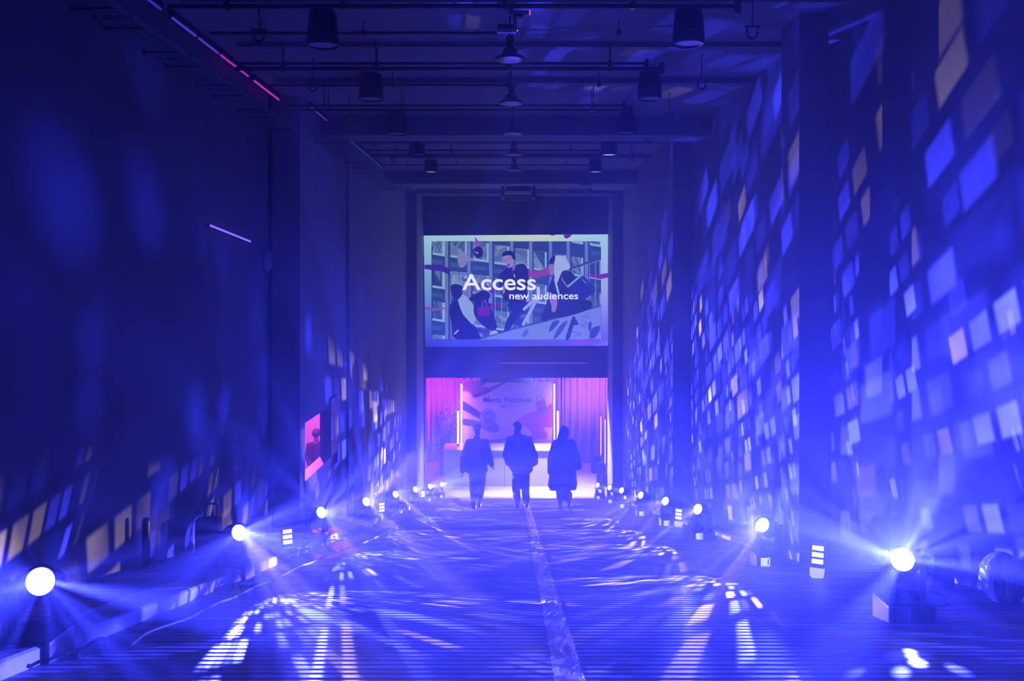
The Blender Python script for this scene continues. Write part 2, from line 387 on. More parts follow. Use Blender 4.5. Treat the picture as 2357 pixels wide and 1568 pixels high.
LS = [(78, 4.19), (537, 7.15), (729, 10.13), (834, 13.1), (903, 16.3), (950, 19.4), (984, 22.2), (1012, 24.4)]
RS = [(2080, 5.23), (1768, 8.05), (1616, 10.9), (1540, 13.3), (1482, 15.9), (1437, 18.8), (1409, 21.2), (1381, 23.6)]
AZ, EL, HALF = math.radians(46), math.radians(23), math.radians(37)
ORD = ['nearest', 'second', 'third', 'fourth', 'fifth', 'sixth', 'seventh', 'farthest']
for side, rows in ((1, LS), (-1, RS)):
    for i, (px, y) in enumerate(rows):
        x = (px - VX) * y / F
        az, el = AZ, EL
        if side > 0:
            kw = dict(wtop=(-0.9, 0.0, 0.2, 0.3, 0.4, 0.45, 0.45, 0.45)[i], stop=(0.05 if i < 3 else 0.2), leak=(.55, .60, .40, .12, .06, .07, .08, .08)[i], cells=52.0, fill=.48)
        else:
            kw = dict(wtop=(-.95 if i == 0 else -0.28 if i < 5 else 0.1), stop=(.6, .25, .45, .45, .2, .1, .1, .1)[i], leak=(1.2, .36, .17, .13, .07, .05, .06, .06)[i], cells=34.0, fill=.58, warmth=.38)
            if 1 <= i <= 4: kw['soft'] = 2.0; kw['rays'] = 4.2
            if i >= 5: kw['wside'] = -1.0
            if i == 0: az, el = math.radians(28), math.radians(20); kw['lbot'] = -.35
        d = (side * math.sin(az) * math.cos(el), -math.cos(az) * math.cos(el), math.sin(el))
        wd = 'left' if side > 0 else 'right'
        place = '%s in the row along the %s edge of the ramp' % (ORD[i], wd)
        if i == 0: place = 'large in the %s foreground with %s' % (wd, 'beams fanning downward' if side > 0 else 'beams bursting all around')
        moving_head(x, y, d, 'black moving head stage light, ' + place,
                    'moving head lights along the %s edge' % wd, seed=(1.0, 42.0, 3.0, 4.0, 5.0, 6.0, 7.0, 8.0)[i] if side > 0 else i + 21.0, energy=7000 * (1, 1, 1, 1, 1.1, 1.2, 1.3, 1.4)[i], half=HALF, **kw)

# ------------------------------------------------------------------ upright LED panels standing between them
def led_panel(x, y, label, group, sgn):
    t = empty('led_panel_light', (x, y, fz(y)), label, 'stage light', group)
    bm = bmesh.new(); box(bm, -0.055, 0.055, -0.02, 0.03, 0.085, 0.29, bev=0.006)
    R4 = Matrix.Rotation(sgn * 0.35, 4, 'Z') @ Matrix.Rotation(-0.04 * sgn, 4, 'Y'); bm.transform(R4)
    obj('housing', bm, MT['black'], t)
    for r in range(3):
        bm = bmesh.new()
        z = 0.275 - 0.055 * r
        box(bm, -0.045, 0.045, -0.024, -0.019, z - 0.042, z - 0.006, mi=0)
        for k in range(5):
            lathe(bm, [(0.0085, 0), (0.008, 0.004), (0.004, 0.006)], 8, Matrix.Translation((-0.036 + 0.018 * k, -0.0245, z - 0.014)) @ Matrix.Rotation(math.pi / 2, 4, 'X'), mi=1)
            lathe(bm, [(0.0085, 0), (0.008, 0.004), (0.004, 0.006)], 8, Matrix.Translation((-0.036 + 0.018 * k, -0.0245, z - 0.034)) @ Matrix.Rotation(math.pi / 2, 4, 'X'), mi=1)
        bm.transform(R4); obj('led_row', bm, [MT['led_base'], MT['led']], t)
    bm = bmesh.new()
    prof = [(-0.058, 0.075), (0.058, 0.075), (0.053, 0.02), (0.03, -0.005), (-0.03, -0.005), (-0.053, 0.02)]
    fr = [bm.verts.new((a, -0.03, b)) for a, b in prof]; bk = [bm.verts.new((a, 0.04, b)) for a, b in prof]
    bm.faces.new(fr); bm.faces.new(bk)
    for k in range(6): bm.faces.new((fr[k], fr[(k + 1) % 6], bk[(k + 1) % 6], bk[k]))
    bm.transform(R4); obj('foot', bm, MT['led_foot'], t)
    l = spot('fill_light', R4 @ Vector((0, -0.05, 0.2)), (0.3 * sgn, -0.5, 0.9), 0, math.radians(80), t, color=BLUE, blend=1.0, size=0.05)  # blue spot added for ambient fill, apart from the panel's own LEDs
    l.data.energy = 12
    return t
for y, x in ((8.94, -2.35), (15.1, -2.34), (21.9, -2.36)):
    led_panel(x, y, {8.94: 'nearest', 15.1: 'middle', 21.9: 'farthest'}[y] + ' of the upright LED panels standing along the left kerb', 'LED panels on the left', 1)
for y, x in ((7.15, 2.47), (13.0, 2.42), (20.7, 2.6)):
    led_panel(x, y, {7.15: 'nearest', 13.0: 'middle', 20.7: 'farthest'}[y] + ' of the upright LED panels standing along the right edge', 'LED panels on the right', -1)

# ------------------------------------------------------------------ ceiling fittings
def downlight(px, pyb, wpx, lit, label, group, y):
    """dark pot hanging under the ceiling; pyb = pixel of its lower rim"""
    p = P(px, pyb, y); k = y / F; r = wpx * k / 2; hh = 1.15 * 2 * r
    t = empty('ceiling_spotlight', (p.x, y, p.z), label, 'ceiling light', group)
    bm = bmesh.new()
    lathe(bm, [(r * 0.72, hh), (r * 0.84, hh * 0.93), (r * 0.92, hh * 0.65), (r, hh * 0.2), (r, 0.02), (r * 0.94, 0.0), (r * 0.9, 0.03), (r * 0.6, 0.06)], 28)
    obj('shade', bm, MT['black'], t, smooth=True)
    bm = bmesh.new(); lathe(bm, [(r * 0.89, 0.02), (r * 0.02, 0.02)], 24, cap=False)
    obj('lamp_glass', bm, MT['glass_lit'] if lit else MT['glass_dim'], t)
    bm = bmesh.new(); box(bm, -r * 0.22, r * 0.22, -r * .2, r * .2, hh - 0.01, CZ - p.z, bev=0.004)
    box(bm, -r * .5, r * .5, -r * .3, r * .3, hh - 0.005, hh + 0.03)
    obj('bracket', bm, MT['black'], t)
    return t
dl_L = [(743, 107, 72, 0), (854, 230, 56, 0), (915, 310, 45, 0), (960, 357, 38, 0), (992, 397, 31, 1), (1014, 427, 27, 1)]
dl_R = [(1585, 103, 73, 0), (1495, 229, 56, 0), (1442, 308, 43, 0), (1402, 358, 38, 1), (1371, 397, 32, 1), (1349, 426, 27, 1)]
for nm, rows, ref in (('left', dl_L, 1.80), ('right', dl_R, 1.61)):
    for i, (px, pb, wd, lit) in enumerate(rows):
        y = abs(ref * F / (px - VX))
        downlight(px, pb, wd, lit, 'black pot-shaped spotlight hanging under the ceiling, %s in the row on the %s' % (['nearest', 'second', 'third', 'fourth', 'fifth', 'farthest'][i], nm),
                  'pot spotlights on the ' + nm, y)
def high_bay(px, py, y, label):
    p = P(px, py, y); r = 35.5 * 8.0 / F
    t = empty('high_bay_lamp', p, label, 'ceiling light', 'disc-shaped high bay lamps down the middle')
    bm = bmesh.new()
    lathe(bm, [(r * 0.62, 0.0), (r * 0.98, -0.004), (r, 0.008), (r * 0.9, 0.022), (r * 0.5, 0.045), (r * 0.46, 0.085), (r * 0.38, 0.1), (r * 0.24, 0.105), (r * 0.18, 0.15)], 36)
    obj('shade', bm, MT['black'], t, smooth=True)
    bm = bmesh.new(); lathe(bm, [(r * 0.62, 0.002), (0.001, 0.002)], 30, cap=False); obj('diffuser', bm, MT['glass_dim'], t)
    bm = bmesh.new(); lathe(bm, [(r * .26, 0.14), (r * .26, 0.21)], 16); lathe(bm, [(.012, .2), (.012, CZ - p.z)], 10)
    obj('stem', bm, MT['dark'], t)
for i, (px, py) in enumerate([(1174, 137), (1176, 238), (1180, 308), (1183, 356), (1184, 392)]):
    y = 8.0 * (650 - 137) / (650 - py)
    high_bay(px, py, y, 'round disc lamp under the middle of the ceiling, %s from the camera' % ['nearest', 'second', 'third', 'fourth', 'farthest'][i])
# steel pipes across the ceiling: pairs on hangers
def pipe(y, py, x0, x1, r, label, tee=True):
    y *= 1.27; x0 *= 1.2 if y < 13 else 1.08; x1 *= 1.27; r *= 1.2
    z = CH - (py - VY) * y / F
    t = empty('conduit_pipe', (0, y, z), label, 'pipe', 'pipes across the ceiling')
    bm = bmesh.new(); tube(bm, [(x0, 0, 0), (x1, 0, 0)], r, 10)
    if tee: tube(bm, [(x1, 0, -r * 3), (x1, 0, r * 3)], r * 1.5, 8)
    obj('pipe_run', bm, MT['dark'], t, smooth=True)
    for xx in (x0 + 0.5, x0 + 1.5, -0.1, 1.0):
        bm = bmesh.new(); tube(bm, [(xx, 0, r), (xx, 0, CZ - z)], 0.006, 6); box(bm, xx - .02, xx + .02, -r * 1.3, r * 1.3, -r * 1.3, r * 1.6)
        obj('hanger', bm, MT['dark'], t)
pw = ['nearest', 'second', 'third', 'fourth', 'fifth', 'sixth', 'seventh', 'eighth', 'ninth']
for i, (py, y, x1) in enumerate([(14, 5.9, 1.5), (76, 6.7, 0.0), (146, 7.35, 1.1), (158, 7.3, 1.22), (196, 8.3, 0.0), (243, 8.9, 1.1), (253, 9.1, 1.2), (326, 11.6, -.05), (346, 12.4, 1.3), (357, 12.7, 1.45), (380, 13.8, 1.3), (418, 15.9, 1.5), (436, 18.6, 1.6)]):
    lab = 'thin dark steel pipe running across the ceiling, %s from the camera' % (pw + ['tenth', 'eleventh', 'twelfth', 'farthest'])[i]
    pipe(y, py, -2.5, x1, 0.013 if i not in (0, 3) else 0.017, lab, tee=x1 > .5)
# U-shaped hooks
def hook(px, py, y, s, label):
    p = P(px, py, y); k = y / F
    t = empty('ceiling_hook', p, label, 'hook', 'U-shaped hooks on the ceiling')
    w, h = 12 * s * k, 28 * s * k
    pts = [(-w, 0, 0)] + [(-w * math.cos(a), 0, -h * 0.45 - h * 0.45 * math.sin(a)) for a in [math.pi * j / 10 for j in range(11)]] + [(w, 0, 0)]
    bm = bmesh.new(); tube(bm, pts, 3.0 * s * k, 8); obj('loop', bm, MT['black'], t, smooth=True)
    bm = bmesh.new(); box(bm, -w * 1.5, w * 1.5, -.02, .02, 0, 3 * k); tube(bm, [(0, 0, 0.0), (0, 0, CZ - p.z)], 0.006, 6)
    obj('plate', bm, MT['black'], t)
for px, py, s, wd in ((596, 70, 1.0, 'left'), (720, 192, .75, 'left'), (804, 270, .55, 'left'), (862, 325, .45, 'left'), (906, 365, .38, 'left'),
                  (1732, 63, 1.0, 'right'), (1615, 186, .75, 'right'), (1541, 263, .55, 'right'), (1492, 318, .45, 'right'), (1454, 358, .4, 'right')):
    y = 7.7 * (650 - 60) / (650 - py)
    n = {1.0: 'nearest', .75: 'second', .55: 'third', .45: 'fourth', .38: 'farthest', .4: 'farthest'}[s]
    hook(px, py, y, s, 'dark U-shaped metal hook under the %s side of the ceiling, %s from the camera' % (wd, n))
# small emergency unit near the front disc lamp
t = empty('sensor_box', P(1178, 60, 7.55), 'small white control box with a green and a pink indicator on the ceiling', 'sensor')
k = 7.55 / F
bm = bmesh.new(); box(bm, -34 * k, 10 * k, -.03, .03, -16 * k, -7 * k, bev=.003); box(bm, -8 * k, 40 * k, -.03, .03, 25 * k, 34 * k, bev=.003)
box(bm, 2 * k, 12 * k, -.01, .01, -10 * k, 26 * k); box(bm, -4 * k, 4 * k, -.01, .01, 30 * k, CZ - t.location.z); obj('case', bm, MT['grey'], t)
bm = bmesh.new(); box(bm, -33 * k, 4 * k, -.035, .025, -6 * k, 2 * k); box(bm, 5 * k, 27 * k, -.035, .025, 19 * k, 24 * k); obj('cover', bm, MT['black'], t)
bm = bmesh.new(); lathe(bm, [(.0001, -.004), (.004, 0), (.0001, .004)], 8, Matrix.Translation((13 * k, -.034, -13 * k)), cap=False); obj('indicator', bm, MT['green'], t)
bm = bmesh.new(); box(bm, 40 * k, 43 * k, -.034, .01, 26 * k, 34 * k); obj('indicator', bm, MT['pink_dim'], t)
# projector hanging in a frame
t = empty('projector', P(1193, 415, 22.0), 'dark projector hanging in a metal frame under the far end of the ceiling', 'projector')
k = 22.0 / F
bm = bmesh.new(); box(bm, -29 * k, 29 * k, -.35, .35, -29 * k, 8 * k, bev=.03); obj('body', bm, MT['black'], t)
bm = bmesh.new()
for sx in (-1, 1):
    for sy in (-.4, .4): tube(bm, [(sx * 36 * k, sy, -40 * k), (sx * 36 * k, sy, CZ - t.location.z)], .03, 8)
    tube(bm, [(sx * 36 * k, -.4, -40 * k), (sx * 36 * k, .4, -40 * k)], .03, 8)
for sy in (-.4, .4): tube(bm, [(-36 * k, sy, -40 * k), (36 * k, sy, -40 * k)], .03, 8)
obj('frame', bm, MT['dark'], t)
bm = bmesh.new(); lathe(bm, [(.10, 0), (.10, .1), (.085, .1), (.0001, .06)], 20, Matrix.Translation((0, .35, -12 * k)) @ Matrix.Rotation(-math.pi / 2, 4, 'X')); obj('lens', bm, MT['glass_lit'], t)

# left ceiling edge: boxed soffit, cable trays and a line of tube lights
def tray(y0, y1, label):
    t = empty('cable_tray', (-3.17 if y0 < 12 else -2.79, y0, CZ - 0.50), label, 'cable tray', 'perforated cable trays')
    bm = bmesh.new(); L = y1 - y0
    for xx in (-.14, .14): box(bm, xx - .004, xx + .004, 0, L, 0, .05)
    n = int(L / 0.07)
    for i in range(n):
        y = L * i / n
        box(bm, -.14, .14, y, y + .03, 0, .004)
    for xx in (-.05, .05): box(bm, xx - .012, xx + .012, 0, L, 0.004, .008)
    obj('tray', bm, MT['galv'], t)
    for y in (0.2, L - 0.2):
        bm = bmesh.new(); box(bm, -.18, .14, y - .012, y + .012, -.012, -.001); box(bm, -.18, -.165, y - .015, y + .015, -.03, .03)
        obj('bracket', bm, MT['dark'], t)
for i, (a, b) in enumerate(((5.6, 6.75), (6.85, 8.0), (8.1, 9.3), (9.4, 10.6), (10.7, 11.95), (12.6, 15.2), (15.5, 19.5))):
    tray(a, b, 'perforated grey cable tray under the left ceiling edge, %s from the camera' % ['nearest', 'second', 'third', 'fourth', 'fifth', 'sixth', 'farthest'][i])
def tubelight(y0, y1, col, es, label):
    t = empty('tube_light', (-3.25 if y0 < 12 else -2.93, y0, CZ - 0.06), label, 'tube light', 'tube lights along the left ceiling edge')
    bm = bmesh.new(); box(bm, -.03, .015, 0, y1 - y0, .0, .06, bev=.004); obj('housing', bm, MT['black'], t)
    m = mat('tube_glow', (.02, .02, .05), .3, emit=col, es=es)
    bm = bmesh.new(); tube(bm, [(0.0, .03, -.014), (0.0, y1 - y0 - .03, -.014)], .012, 10); obj('tube', bm, m, t, smooth=True)
for i, (a, b, c, e) in enumerate(((7.3, 7.96, (.05, .06, 1), .45), (8.18, 8.83, (.09, .06, .9), .6), (8.86, 9.5, (.18, .05, .8), .55), (9.52, 10.55, (.50, .03, .55), .75), (10.74, 11.9, (.65, .04, .55), .8), (12.4, 13.5, (.14, .06, .6), .4), (14.5, 19.1, (.05, .09, .6), .3), (20.8, 24.1, (.03, .06, .6), .2))):
    tubelight(a, b, c, e, '%s tube light along the left ceiling edge, %s from the camera' % ('faint blue' if i in (0, 1, 5, 6, 7) else 'purple' if i == 2 else 'pink', pw[i]))
# lit strip on the left wall and a small round plate
t = empty('wall_strip_light', (WL, 9.0, 0), 'short glowing violet strip light high on the left wall', 'strip light')
bm = bmesh.new(); pa = P(478, 519, 9.42); pb = P(570, 556, 10.83)
pa.x = pb.x = 0.03; pa.y -= 9; pb.y -= 9
tube(bm, [pa, pb], .012, 8); obj('tube', bm, mat('violet_glow', (.02, .02, .05), emit=(.2, .12, 1), es=1.6), t, smooth=True)
bm = bmesh.new(); tube(bm, [pa + Vector((-.022, -.02, 0)), pb + Vector((-.022, .02, 0))], .02, 6); obj('mount', bm, MT['dark'], t)
p = P(650, 587, 11.95)
t = empty('wall_lamp', (WL + 0.005, 11.6, 1.22), 'faint round lamp high on the left wall beside the pillar', 'wall lamp')
bm = bmesh.new(); lathe(bm, [(.15, 0), (.15, .02), (.12, .05), (.001, .07)], 24, Matrix.Rotation(math.pi / 2, 4, 'Y')); obj('shade', bm, MT['grey'], t, smooth=True)

# ------------------------------------------------------------------ the floor's centre strip, drain and cables
def gp(px, py):   # pixel of a point lying on the ramp -> point
    y = CH * F / (py - 1070); return Vector(((px - VX) * y / F, y, fz(y)))
random.seed(5)
bm = bmesh.new(); n = 150; prev = None
for i in range(n + 1):
    y = 2.6 + (25.0 - 2.6) * (i / n) ** 1.4
    row = []
    for k in range(6):
        x = 0.165 + 0.13 * k / 5 + random.uniform(-.006, .006)
        row.append(bm.verts.new((x, y, fz(y) + 0.004 + (random.uniform(0, .012) if 0 < k < 5 else 0))))
    if prev:
        for k in range(5): bm.faces.new((prev[k], prev[k + 1], row[k + 1], row[k]))
    prev = row
o = obj('floor_strip', bm, MT['tape']); tag(o, 'crinkled shiny cover strip running down the middle of the ramp', 'cable cover')
t = empty('drain_grate', (0.2, 12.7, fz(12.7)), 'narrow perforated drain grate crossing the ramp floor', 'drain')
bm = bmesh.new()
for i in range(72):
    x = -2.2 + i * 0.062
    box(bm, x, x + .03, -.03, .03, .001, .008, shear=-SLOPE)
obj('slot_row', bm, MT['galv'], t)
bm = bmesh.new(); box(bm, -2.25, 2.3, -.045, -.03, 0.009, .014, shear=-SLOPE); box(bm, -2.25, 2.3, .03, .045, -.006, -.001, shear=-SLOPE); obj('frame', bm, MT['galv'], t)

def cable(pts, r, m, label, name='cable'):
    P0 = [Vector(p) for p in pts]; out = []
    for i in range(len(P0) - 1):
        a, b, c, d = P0[max(i - 1, 0)], P0[i], P0[i + 1], P0[min(i + 2, len(P0) - 1)]
        for k in range(8):
            u = k / 8
            out.append(0.5 * ((2 * b) + (c - a) * u + (2 * a - 5 * b + 4 * c - d) * u * u + (3 * b - a - 3 * c + d) * u ** 3))
    out.append(P0[-1])
    for q in out: q.z += r
    bm = bmesh.new(); tube(bm, out, r, 8); o = obj(name, bm, m, smooth=True); return tag(o, label, 'cable', 'cables beside the stage lights')
cable([gp(x, y) for x, y in ((300, 1490), (340, 1460), (395, 1440), (440, 1424), (500, 1392), (540, 1378), (590, 1352), (640, 1333), (690, 1306), (720, 1296), (760, 1276), (840, 1250), (900, 1222))], .008, MT['pale_cable'], 'pale wavy cable along the foot of the left kerb')
def loopcable(cx, cy, w, h, label, m=None):
    c = gp(cx, cy); k = c.y / F; pts = []
    for j in range(15):
        a = j / 14 * 4.6 + .4
        x = c.x + math.cos(a) * w * k * (1 + .1 * j / 14); y = c.y + math.sin(a) * h * k * 2.6
        pts.append((x, y, fz(y) + .012 + .09 * max(0, math.sin(a * 1.3)) * .5))
    cable(pts, .009, m or MT['black'], label)
loopcable(200, 1512, 36, 22, 'black looped cable beside the base of the nearest left stage light')
loopcable(590, 1350, 32, 22, 'black looped cable by the kerb below the second left stage light')
loopcable(690, 1283, 22, 18, 'black looped cable on the left kerb near the nearest LED panel')
loopcable(790, 1246, 16, 12, 'thin looped cable by the kerb between the second and third left lights', MT['grey'])
loopcable(1830, 1277, 30, 12, 'black looped cable at the foot of the right pillar')
loopcable(2150, 1395, 40, 18, 'black looped cable behind the large right foreground stage light')
cable([gp(x, y) for x, y in ((1672, 1234), (1690, 1242), (1712, 1250), (1735, 1262), (1770, 1285), (1830, 1300), (1900, 1312))], .008, MT['pale_cable'], 'pale cable lying along the right edge of the ramp')

# dark things standing along the walls
t = empty('trolley_bag', (-3.1, 8.75, fz(8.75)), 'dark rounded bag with a raised handle standing by the left wall', 'bag')
bm = bmesh.new(); box(bm, -.12, .12, -.09, .09, 0.03, .40, bev=.06); obj('body', bm, MT['fabric_dark'], t, smooth=True)
bm = bmesh.new(); tube(bm, [(-.06, .07, .38), (-.06, .07, .5), (-.04, .07, .52), (.04, .07, .52), (.06, .07, .5), (.06, .07, .38)], .009, 8); obj('handle', bm, MT['dark'], t)
for sx in (-.08, .08):
    bm = bmesh.new(); lathe(bm, [(.03, -.012), (.03, .012)], 14, Matrix.Translation((sx, .02, .02)) @ Matrix.Rotation(math.pi / 2, 4, 'Y')); obj('wheel', bm, MT['black'], t)
t = empty('barrier_post', (-3.22, 7.55, fz(7.55)), 'short dark post with a wide foot standing by the left wall', 'post')
bm = bmesh.new(); lathe(bm, [(.09, -.02), (.09, .02), (.04, .035), (.035, .06)], 18); obj('foot', bm, MT['black'], t)
bm = bmesh.new(); lathe(bm, [(.034, .05), (.034, .43), (.028, .46), (.012, .47)], 16); obj('pole', bm, MT['black'], t, smooth=True)
t = empty('case', (3.16, 6.5, fz(6.5)), 'black equipment case by the right wall behind the foreground stage light', 'case')
bm = bmesh.new(); box(bm, -.08, .08, -.08, .08, -0.01, .27, bev=.012); obj('body', bm, MT['black'], t)
bm = bmesh.new(); box(bm, -.084, .084, -.084, .084, 0.2, .212); obj('rim', bm, MT['dark'], t)
bm = bmesh.new(); tube(bm, [(-.08, -.05, .13), (-.1, -.04, .13), (-.1, .04, .13), (-.08, .05, .13)], .007, 6); obj('handle', bm, MT['dark'], t)
t = empty('plastic_sack', (3.3, 5.9, fz(5.9)), 'crumpled pale plastic sack leaning on the right wall', 'sack')
bm = bmesh.new(); bmesh.ops.create_uvsphere(bm, u_segments=32, v_segments=20, radius=.16)
rr = random.Random(3)
for v in bm.verts:
    v.co.z = max(v.co.z * 1.1 + .16, 0.0); f = 1 + .09 * math.sin(7 * math.atan2(v.co.y, v.co.x) + 9 * v.co.z) + rr.uniform(-.04, .04); v.co.x *= f * .8; v.co.y *= f
obj('sack', bm, MT['plastic'], t)
for i, (px, yy, hh) in enumerate(((1425, 22.0, .5), (1343 + 90, 19.6, .55), (939, 20.5, .5), (908, 17.2, .5))):
    pass

# ------------------------------------------------------------------ the end: screen, pink room
def pmat(name, emissive, es=1.0):
    m = bpy.data.materials.new(name); m.use_nodes = True; nt = m.node_tree; b = nt.nodes['Principled BSDF']
    a = nt.nodes.new('ShaderNodeAttribute'); a.attribute_name = 'Col'
    if emissive:
        b.inputs['Base Color'].default_value = (.02, .02, .02, 1)
        nt.links.new(a.outputs['Color'], b.inputs['Emission Color']); b.inputs['Emission Strength'].default_value = es
    else:
        nt.links.new(a.outputs['Color'], b.inputs['Base Color'])
    b.inputs['Roughness'].default_value = .7
    return m
def lin(c): return tuple(((v / 255) / 12.92 if v / 255 <= .04045 else (((v / 255) + .055) / 1.055) ** 2.4) for v in c)
class Art:
    """flat printed or projected picture: coloured polygons, later ones on top"""
    def __init__(s, ox, oy, k, y, step): s.o = (ox, oy, k, y); s.step = step; s.v = []; s.f = []; s.c = []; s.n = 0
    def pt(s, x, y):
        ox, oy, k, d = s.o; p = P(ox + x / k, oy + y / k, d); p.y = d - s.n * s.step; return p
    def poly(s, pts, col):
        s.n += 1; b = len(s.v); s.v += [s.pt(*p) for p in pts]; s.f.append(list(range(b, b + len(pts))))
        s.c += [lin(col)] * len(pts) if not isinstance(col, list) else [lin(c) for c in col]
    def circle(s, x, y, rx, ry, col, rot=0, n=20):
        s.poly([(x + rx * math.cos(2 * math.pi * i / n) * math.cos(rot) - ry * math.sin(2 * math.pi * i / n) * math.sin(rot),
                 y + rx * math.cos(2 * math.pi * i / n) * math.sin(rot) + ry * math.sin(2 * math.pi * i / n) * math.cos(rot)) for i in range(n)], col)
    def line(s, pts, w, col):
        for (x0, y0), (x1, y1) in zip(pts, pts[1:]):
            l = math.hypot(x1 - x0, y1 - y0) or 1; nx, ny = -(y1 - y0) / l * w / 2, (x1 - x0) / l * w / 2
            s.poly([(x0 + nx, y0 + ny), (x1 + nx, y1 + ny), (x1 - nx, y1 - ny), (x0 - nx, y0 - ny)], col); s.n -= 1
        s.n += 1
    def curve(s, pts):
        out = []
        m = len(pts)
        for i in range(m):
            a, b, c, d = [pts[(i + j - 1) % m] for j in range(4)]
            for k in range(5):
                u = k / 5
                out.append(tuple(0.5 * (2 * b[q] + (c[q] - a[q]) * u + (2 * a[q] - 5 * b[q] + 4 * c[q] - d[q]) * u * u + (3 * b[q] - a[q] - 3 * c[q] + d[q]) * u ** 3) for q in (0, 1)))
        return out
    def blob(s, pts, col): s.poly(s.curve(pts), col)
    def build(s, name, m, parent, gain=1.0):
        me = bpy.data.meshes.new(name); me.from_pydata([tuple(v - parent.location) for v in s.v], [], s.f)
        at = me.color_attributes.new('Col', 'FLOAT_COLOR', 'POINT')
        for i, c in enumerate(s.c): at.data[i].color = (c[0] * gain, c[1] * gain, c[2] * gain, 1)
        me.materials.append(m); o = bpy.data.objects.new(name, me); C.objects.link(o); o.parent = parent; return o
def text(name, body, p0, p1, ybase, m, parent, depth=.004, bold=0.0, track=1.0):
    """text filling the width p0.x..p1.x, cap height p0.z..ybase"""
    cu = bpy.data.curves.new(name, 'FONT'); cu.body = body; cu.extrude = depth; cu.offset = bold; cu.space_character = track
    o = bpy.data.objects.new(name, cu); C.objects.link(o); dg = bpy.context.evaluated_depsgraph_get()
    me = bpy.data.meshes.new_from_object(o.evaluated_get(dg)); bpy.data.objects.remove(o)
    xs = [v.co.x for v in me.vertices]; ys = [v.co.y for v in me.vertices]
    cap = max(ys)
    sx = (p1.x - p0.x) / (max(xs) - min(xs)); sz = (p0.z - ybase) / cap
    for v in me.vertices: v.co = Vector(((v.co.x - min(xs)) * sx + p0.x, p0.y - v.co.z, v.co.y * sz + ybase)) - parent.location
    me.materials.clear(); me.materials.append(m); ob = bpy.data.objects.new(name, me); C.objects.link(ob); ob.parent = parent; return ob

t = empty('projection_screen', (0, 25.9, 0.7), 'large bright screen high on the end wall reading Access new audiences', 'screen')
a0, a1 = P(975.5, 541.5, 25.9), P(1410, 797.5, 25.9)
bm = bmesh.new(); box(bm, a0.x - .02, a1.x + .02, .0, .06, a1.z - .02 - .7, a0.z + .02 - .7); obj('panel', bm, MT['dark'], t)
A = Art(930, 500, 4.356, 25.89, 0.0006)
# glowing border, graded from pale green to blue
G = 14
def bc(u, v):
    top = (175 + 45 * math.exp(-((u - .55) / .25) ** 2), 225 + 12 * math.exp(-((u - .55) / .25) ** 2), 228 - 40 * math.exp(-((u - .55) / .25) ** 2))
    mid = (110 + 60 * u, 160 + 20 * u, 205 + 25 * u); bot = (45 + 60 * u, 65 + 20 * u, 180 + 35 * u)
    q = min(v / .55, 1); w_ = max((v - .55) / .45, 0)
    return tuple(top[i] * (1 - q) + mid[i] * q if v < .55 else mid[i] * (1 - w_) + bot[i] * w_ for i in range(3))
def bp(u, v): return ((198 + (212 - 198) * v) * (1 - u) + (2092 - 9 * v) * u, (185 + (1302 - 185) * v) * (1 - u) + (172 + (1290 - 172) * v) * u)
for i in range(G):
    for j in range(G):
        q = [(i / G, j / G), ((i + 1) / G, j / G), ((i + 1) / G, (j + 1) / G), (i / G, (j + 1) / G)]
        A.poly([bp(*k) for k in q], [bc(*k) for k in q]); A.n -= 1
A.n += 1
A.blob([(1465, 178), (1490, 186), (1512, 178), (1490, 176)], (120, 30, 110)); A.blob([(1600, 190), (1625, 215), (1660, 200), (1678, 178), (1610, 177)], (110, 20, 120))
A.poly([(212, 1236), (375, 1300), (212, 1302)], (45, 60, 170)); A.poly([(1870, 1290), (2083, 1225), (2083, 1290)], (125, 115, 225))
x0, y0, x1, y1, r = 275, 242, 1975, 1226, 62
rr_ = []
for cx, cy, a in ((x1 - r, y0 + r, -90), (x1 - r, y1 - r, 0), (x0 + r, y1 - r, 90), (x0 + r, y0 + r, 180)):
    for k in range(7): an = math.radians(a + 15 * k); rr_.append((cx + r * math.cos(an), cy + r * math.sin(an)))
A.poly(rr_, (38, 66, 112))
def cl(x, y): return (min(max(x, x0 + 3), x1 - 3), min(max(y, y0 + 3), y1 - 3))
for i, x in enumerate((285, 465, 690, 905, 1115, 1300, 1500, 1680, 1862)):      # facade
    w_ = (125, 165, 160, 150, 140, 130, 125, 115, 110)[i]
    for j in range(-3, 4):
        yb = 385 + .15 * (x - 285) + 330 * j
        if yb - 210 > 1200 or yb < 262: continue
        A.poly([cl(x, yb - 200), cl(x + w_, yb - 185), cl(x + w_, yb + 10), cl(x, yb - 10)], (150, 188, 205)); A.n -= 1
for i, x in enumerate((275, 465, 690, 905, 1115, 1300, 1500, 1680, 1862)):
    w_ = (108, 145, 140, 130, 120, 112, 106, 98, 100)[i]
    for j in range(-3, 4):
        yb = 385 + .15 * (x - 285) + 330 * j
        if yb - 210 > 1200 or yb < 290: continue
        A.poly([cl(x, yb - 200), cl(x + w_, yb - 185), cl(x + w_, yb - 15), cl(x, yb - 32)], (14, 28, 92)); A.n -= 1
        A.poly([cl(x, yb + 40), cl(x + w_, yb + 52), cl(x + w_, yb + 95), cl(x, yb + 83)], (52, 92, 130)); A.n -= 1
A.n += 2
for x in (425, 650, 868, 1080, 1270, 1468, 1645, 1828): A.poly([cl(x - 16, 242), cl(x + 16, 242), cl(x + 20, 1226), cl(x - 12, 1226)], (112, 128, 176)); A.n -= 1
A.n += 1
A.poly([(205, 478), (330, 476), (440, 505), (468, 520), (462, 582), (380, 545), (205, 520)], (58, 28, 150))
A.poly([(205, 895), (330, 915), (455, 900), (445, 915), (300, 940), (207, 930)], (135, 90, 160))
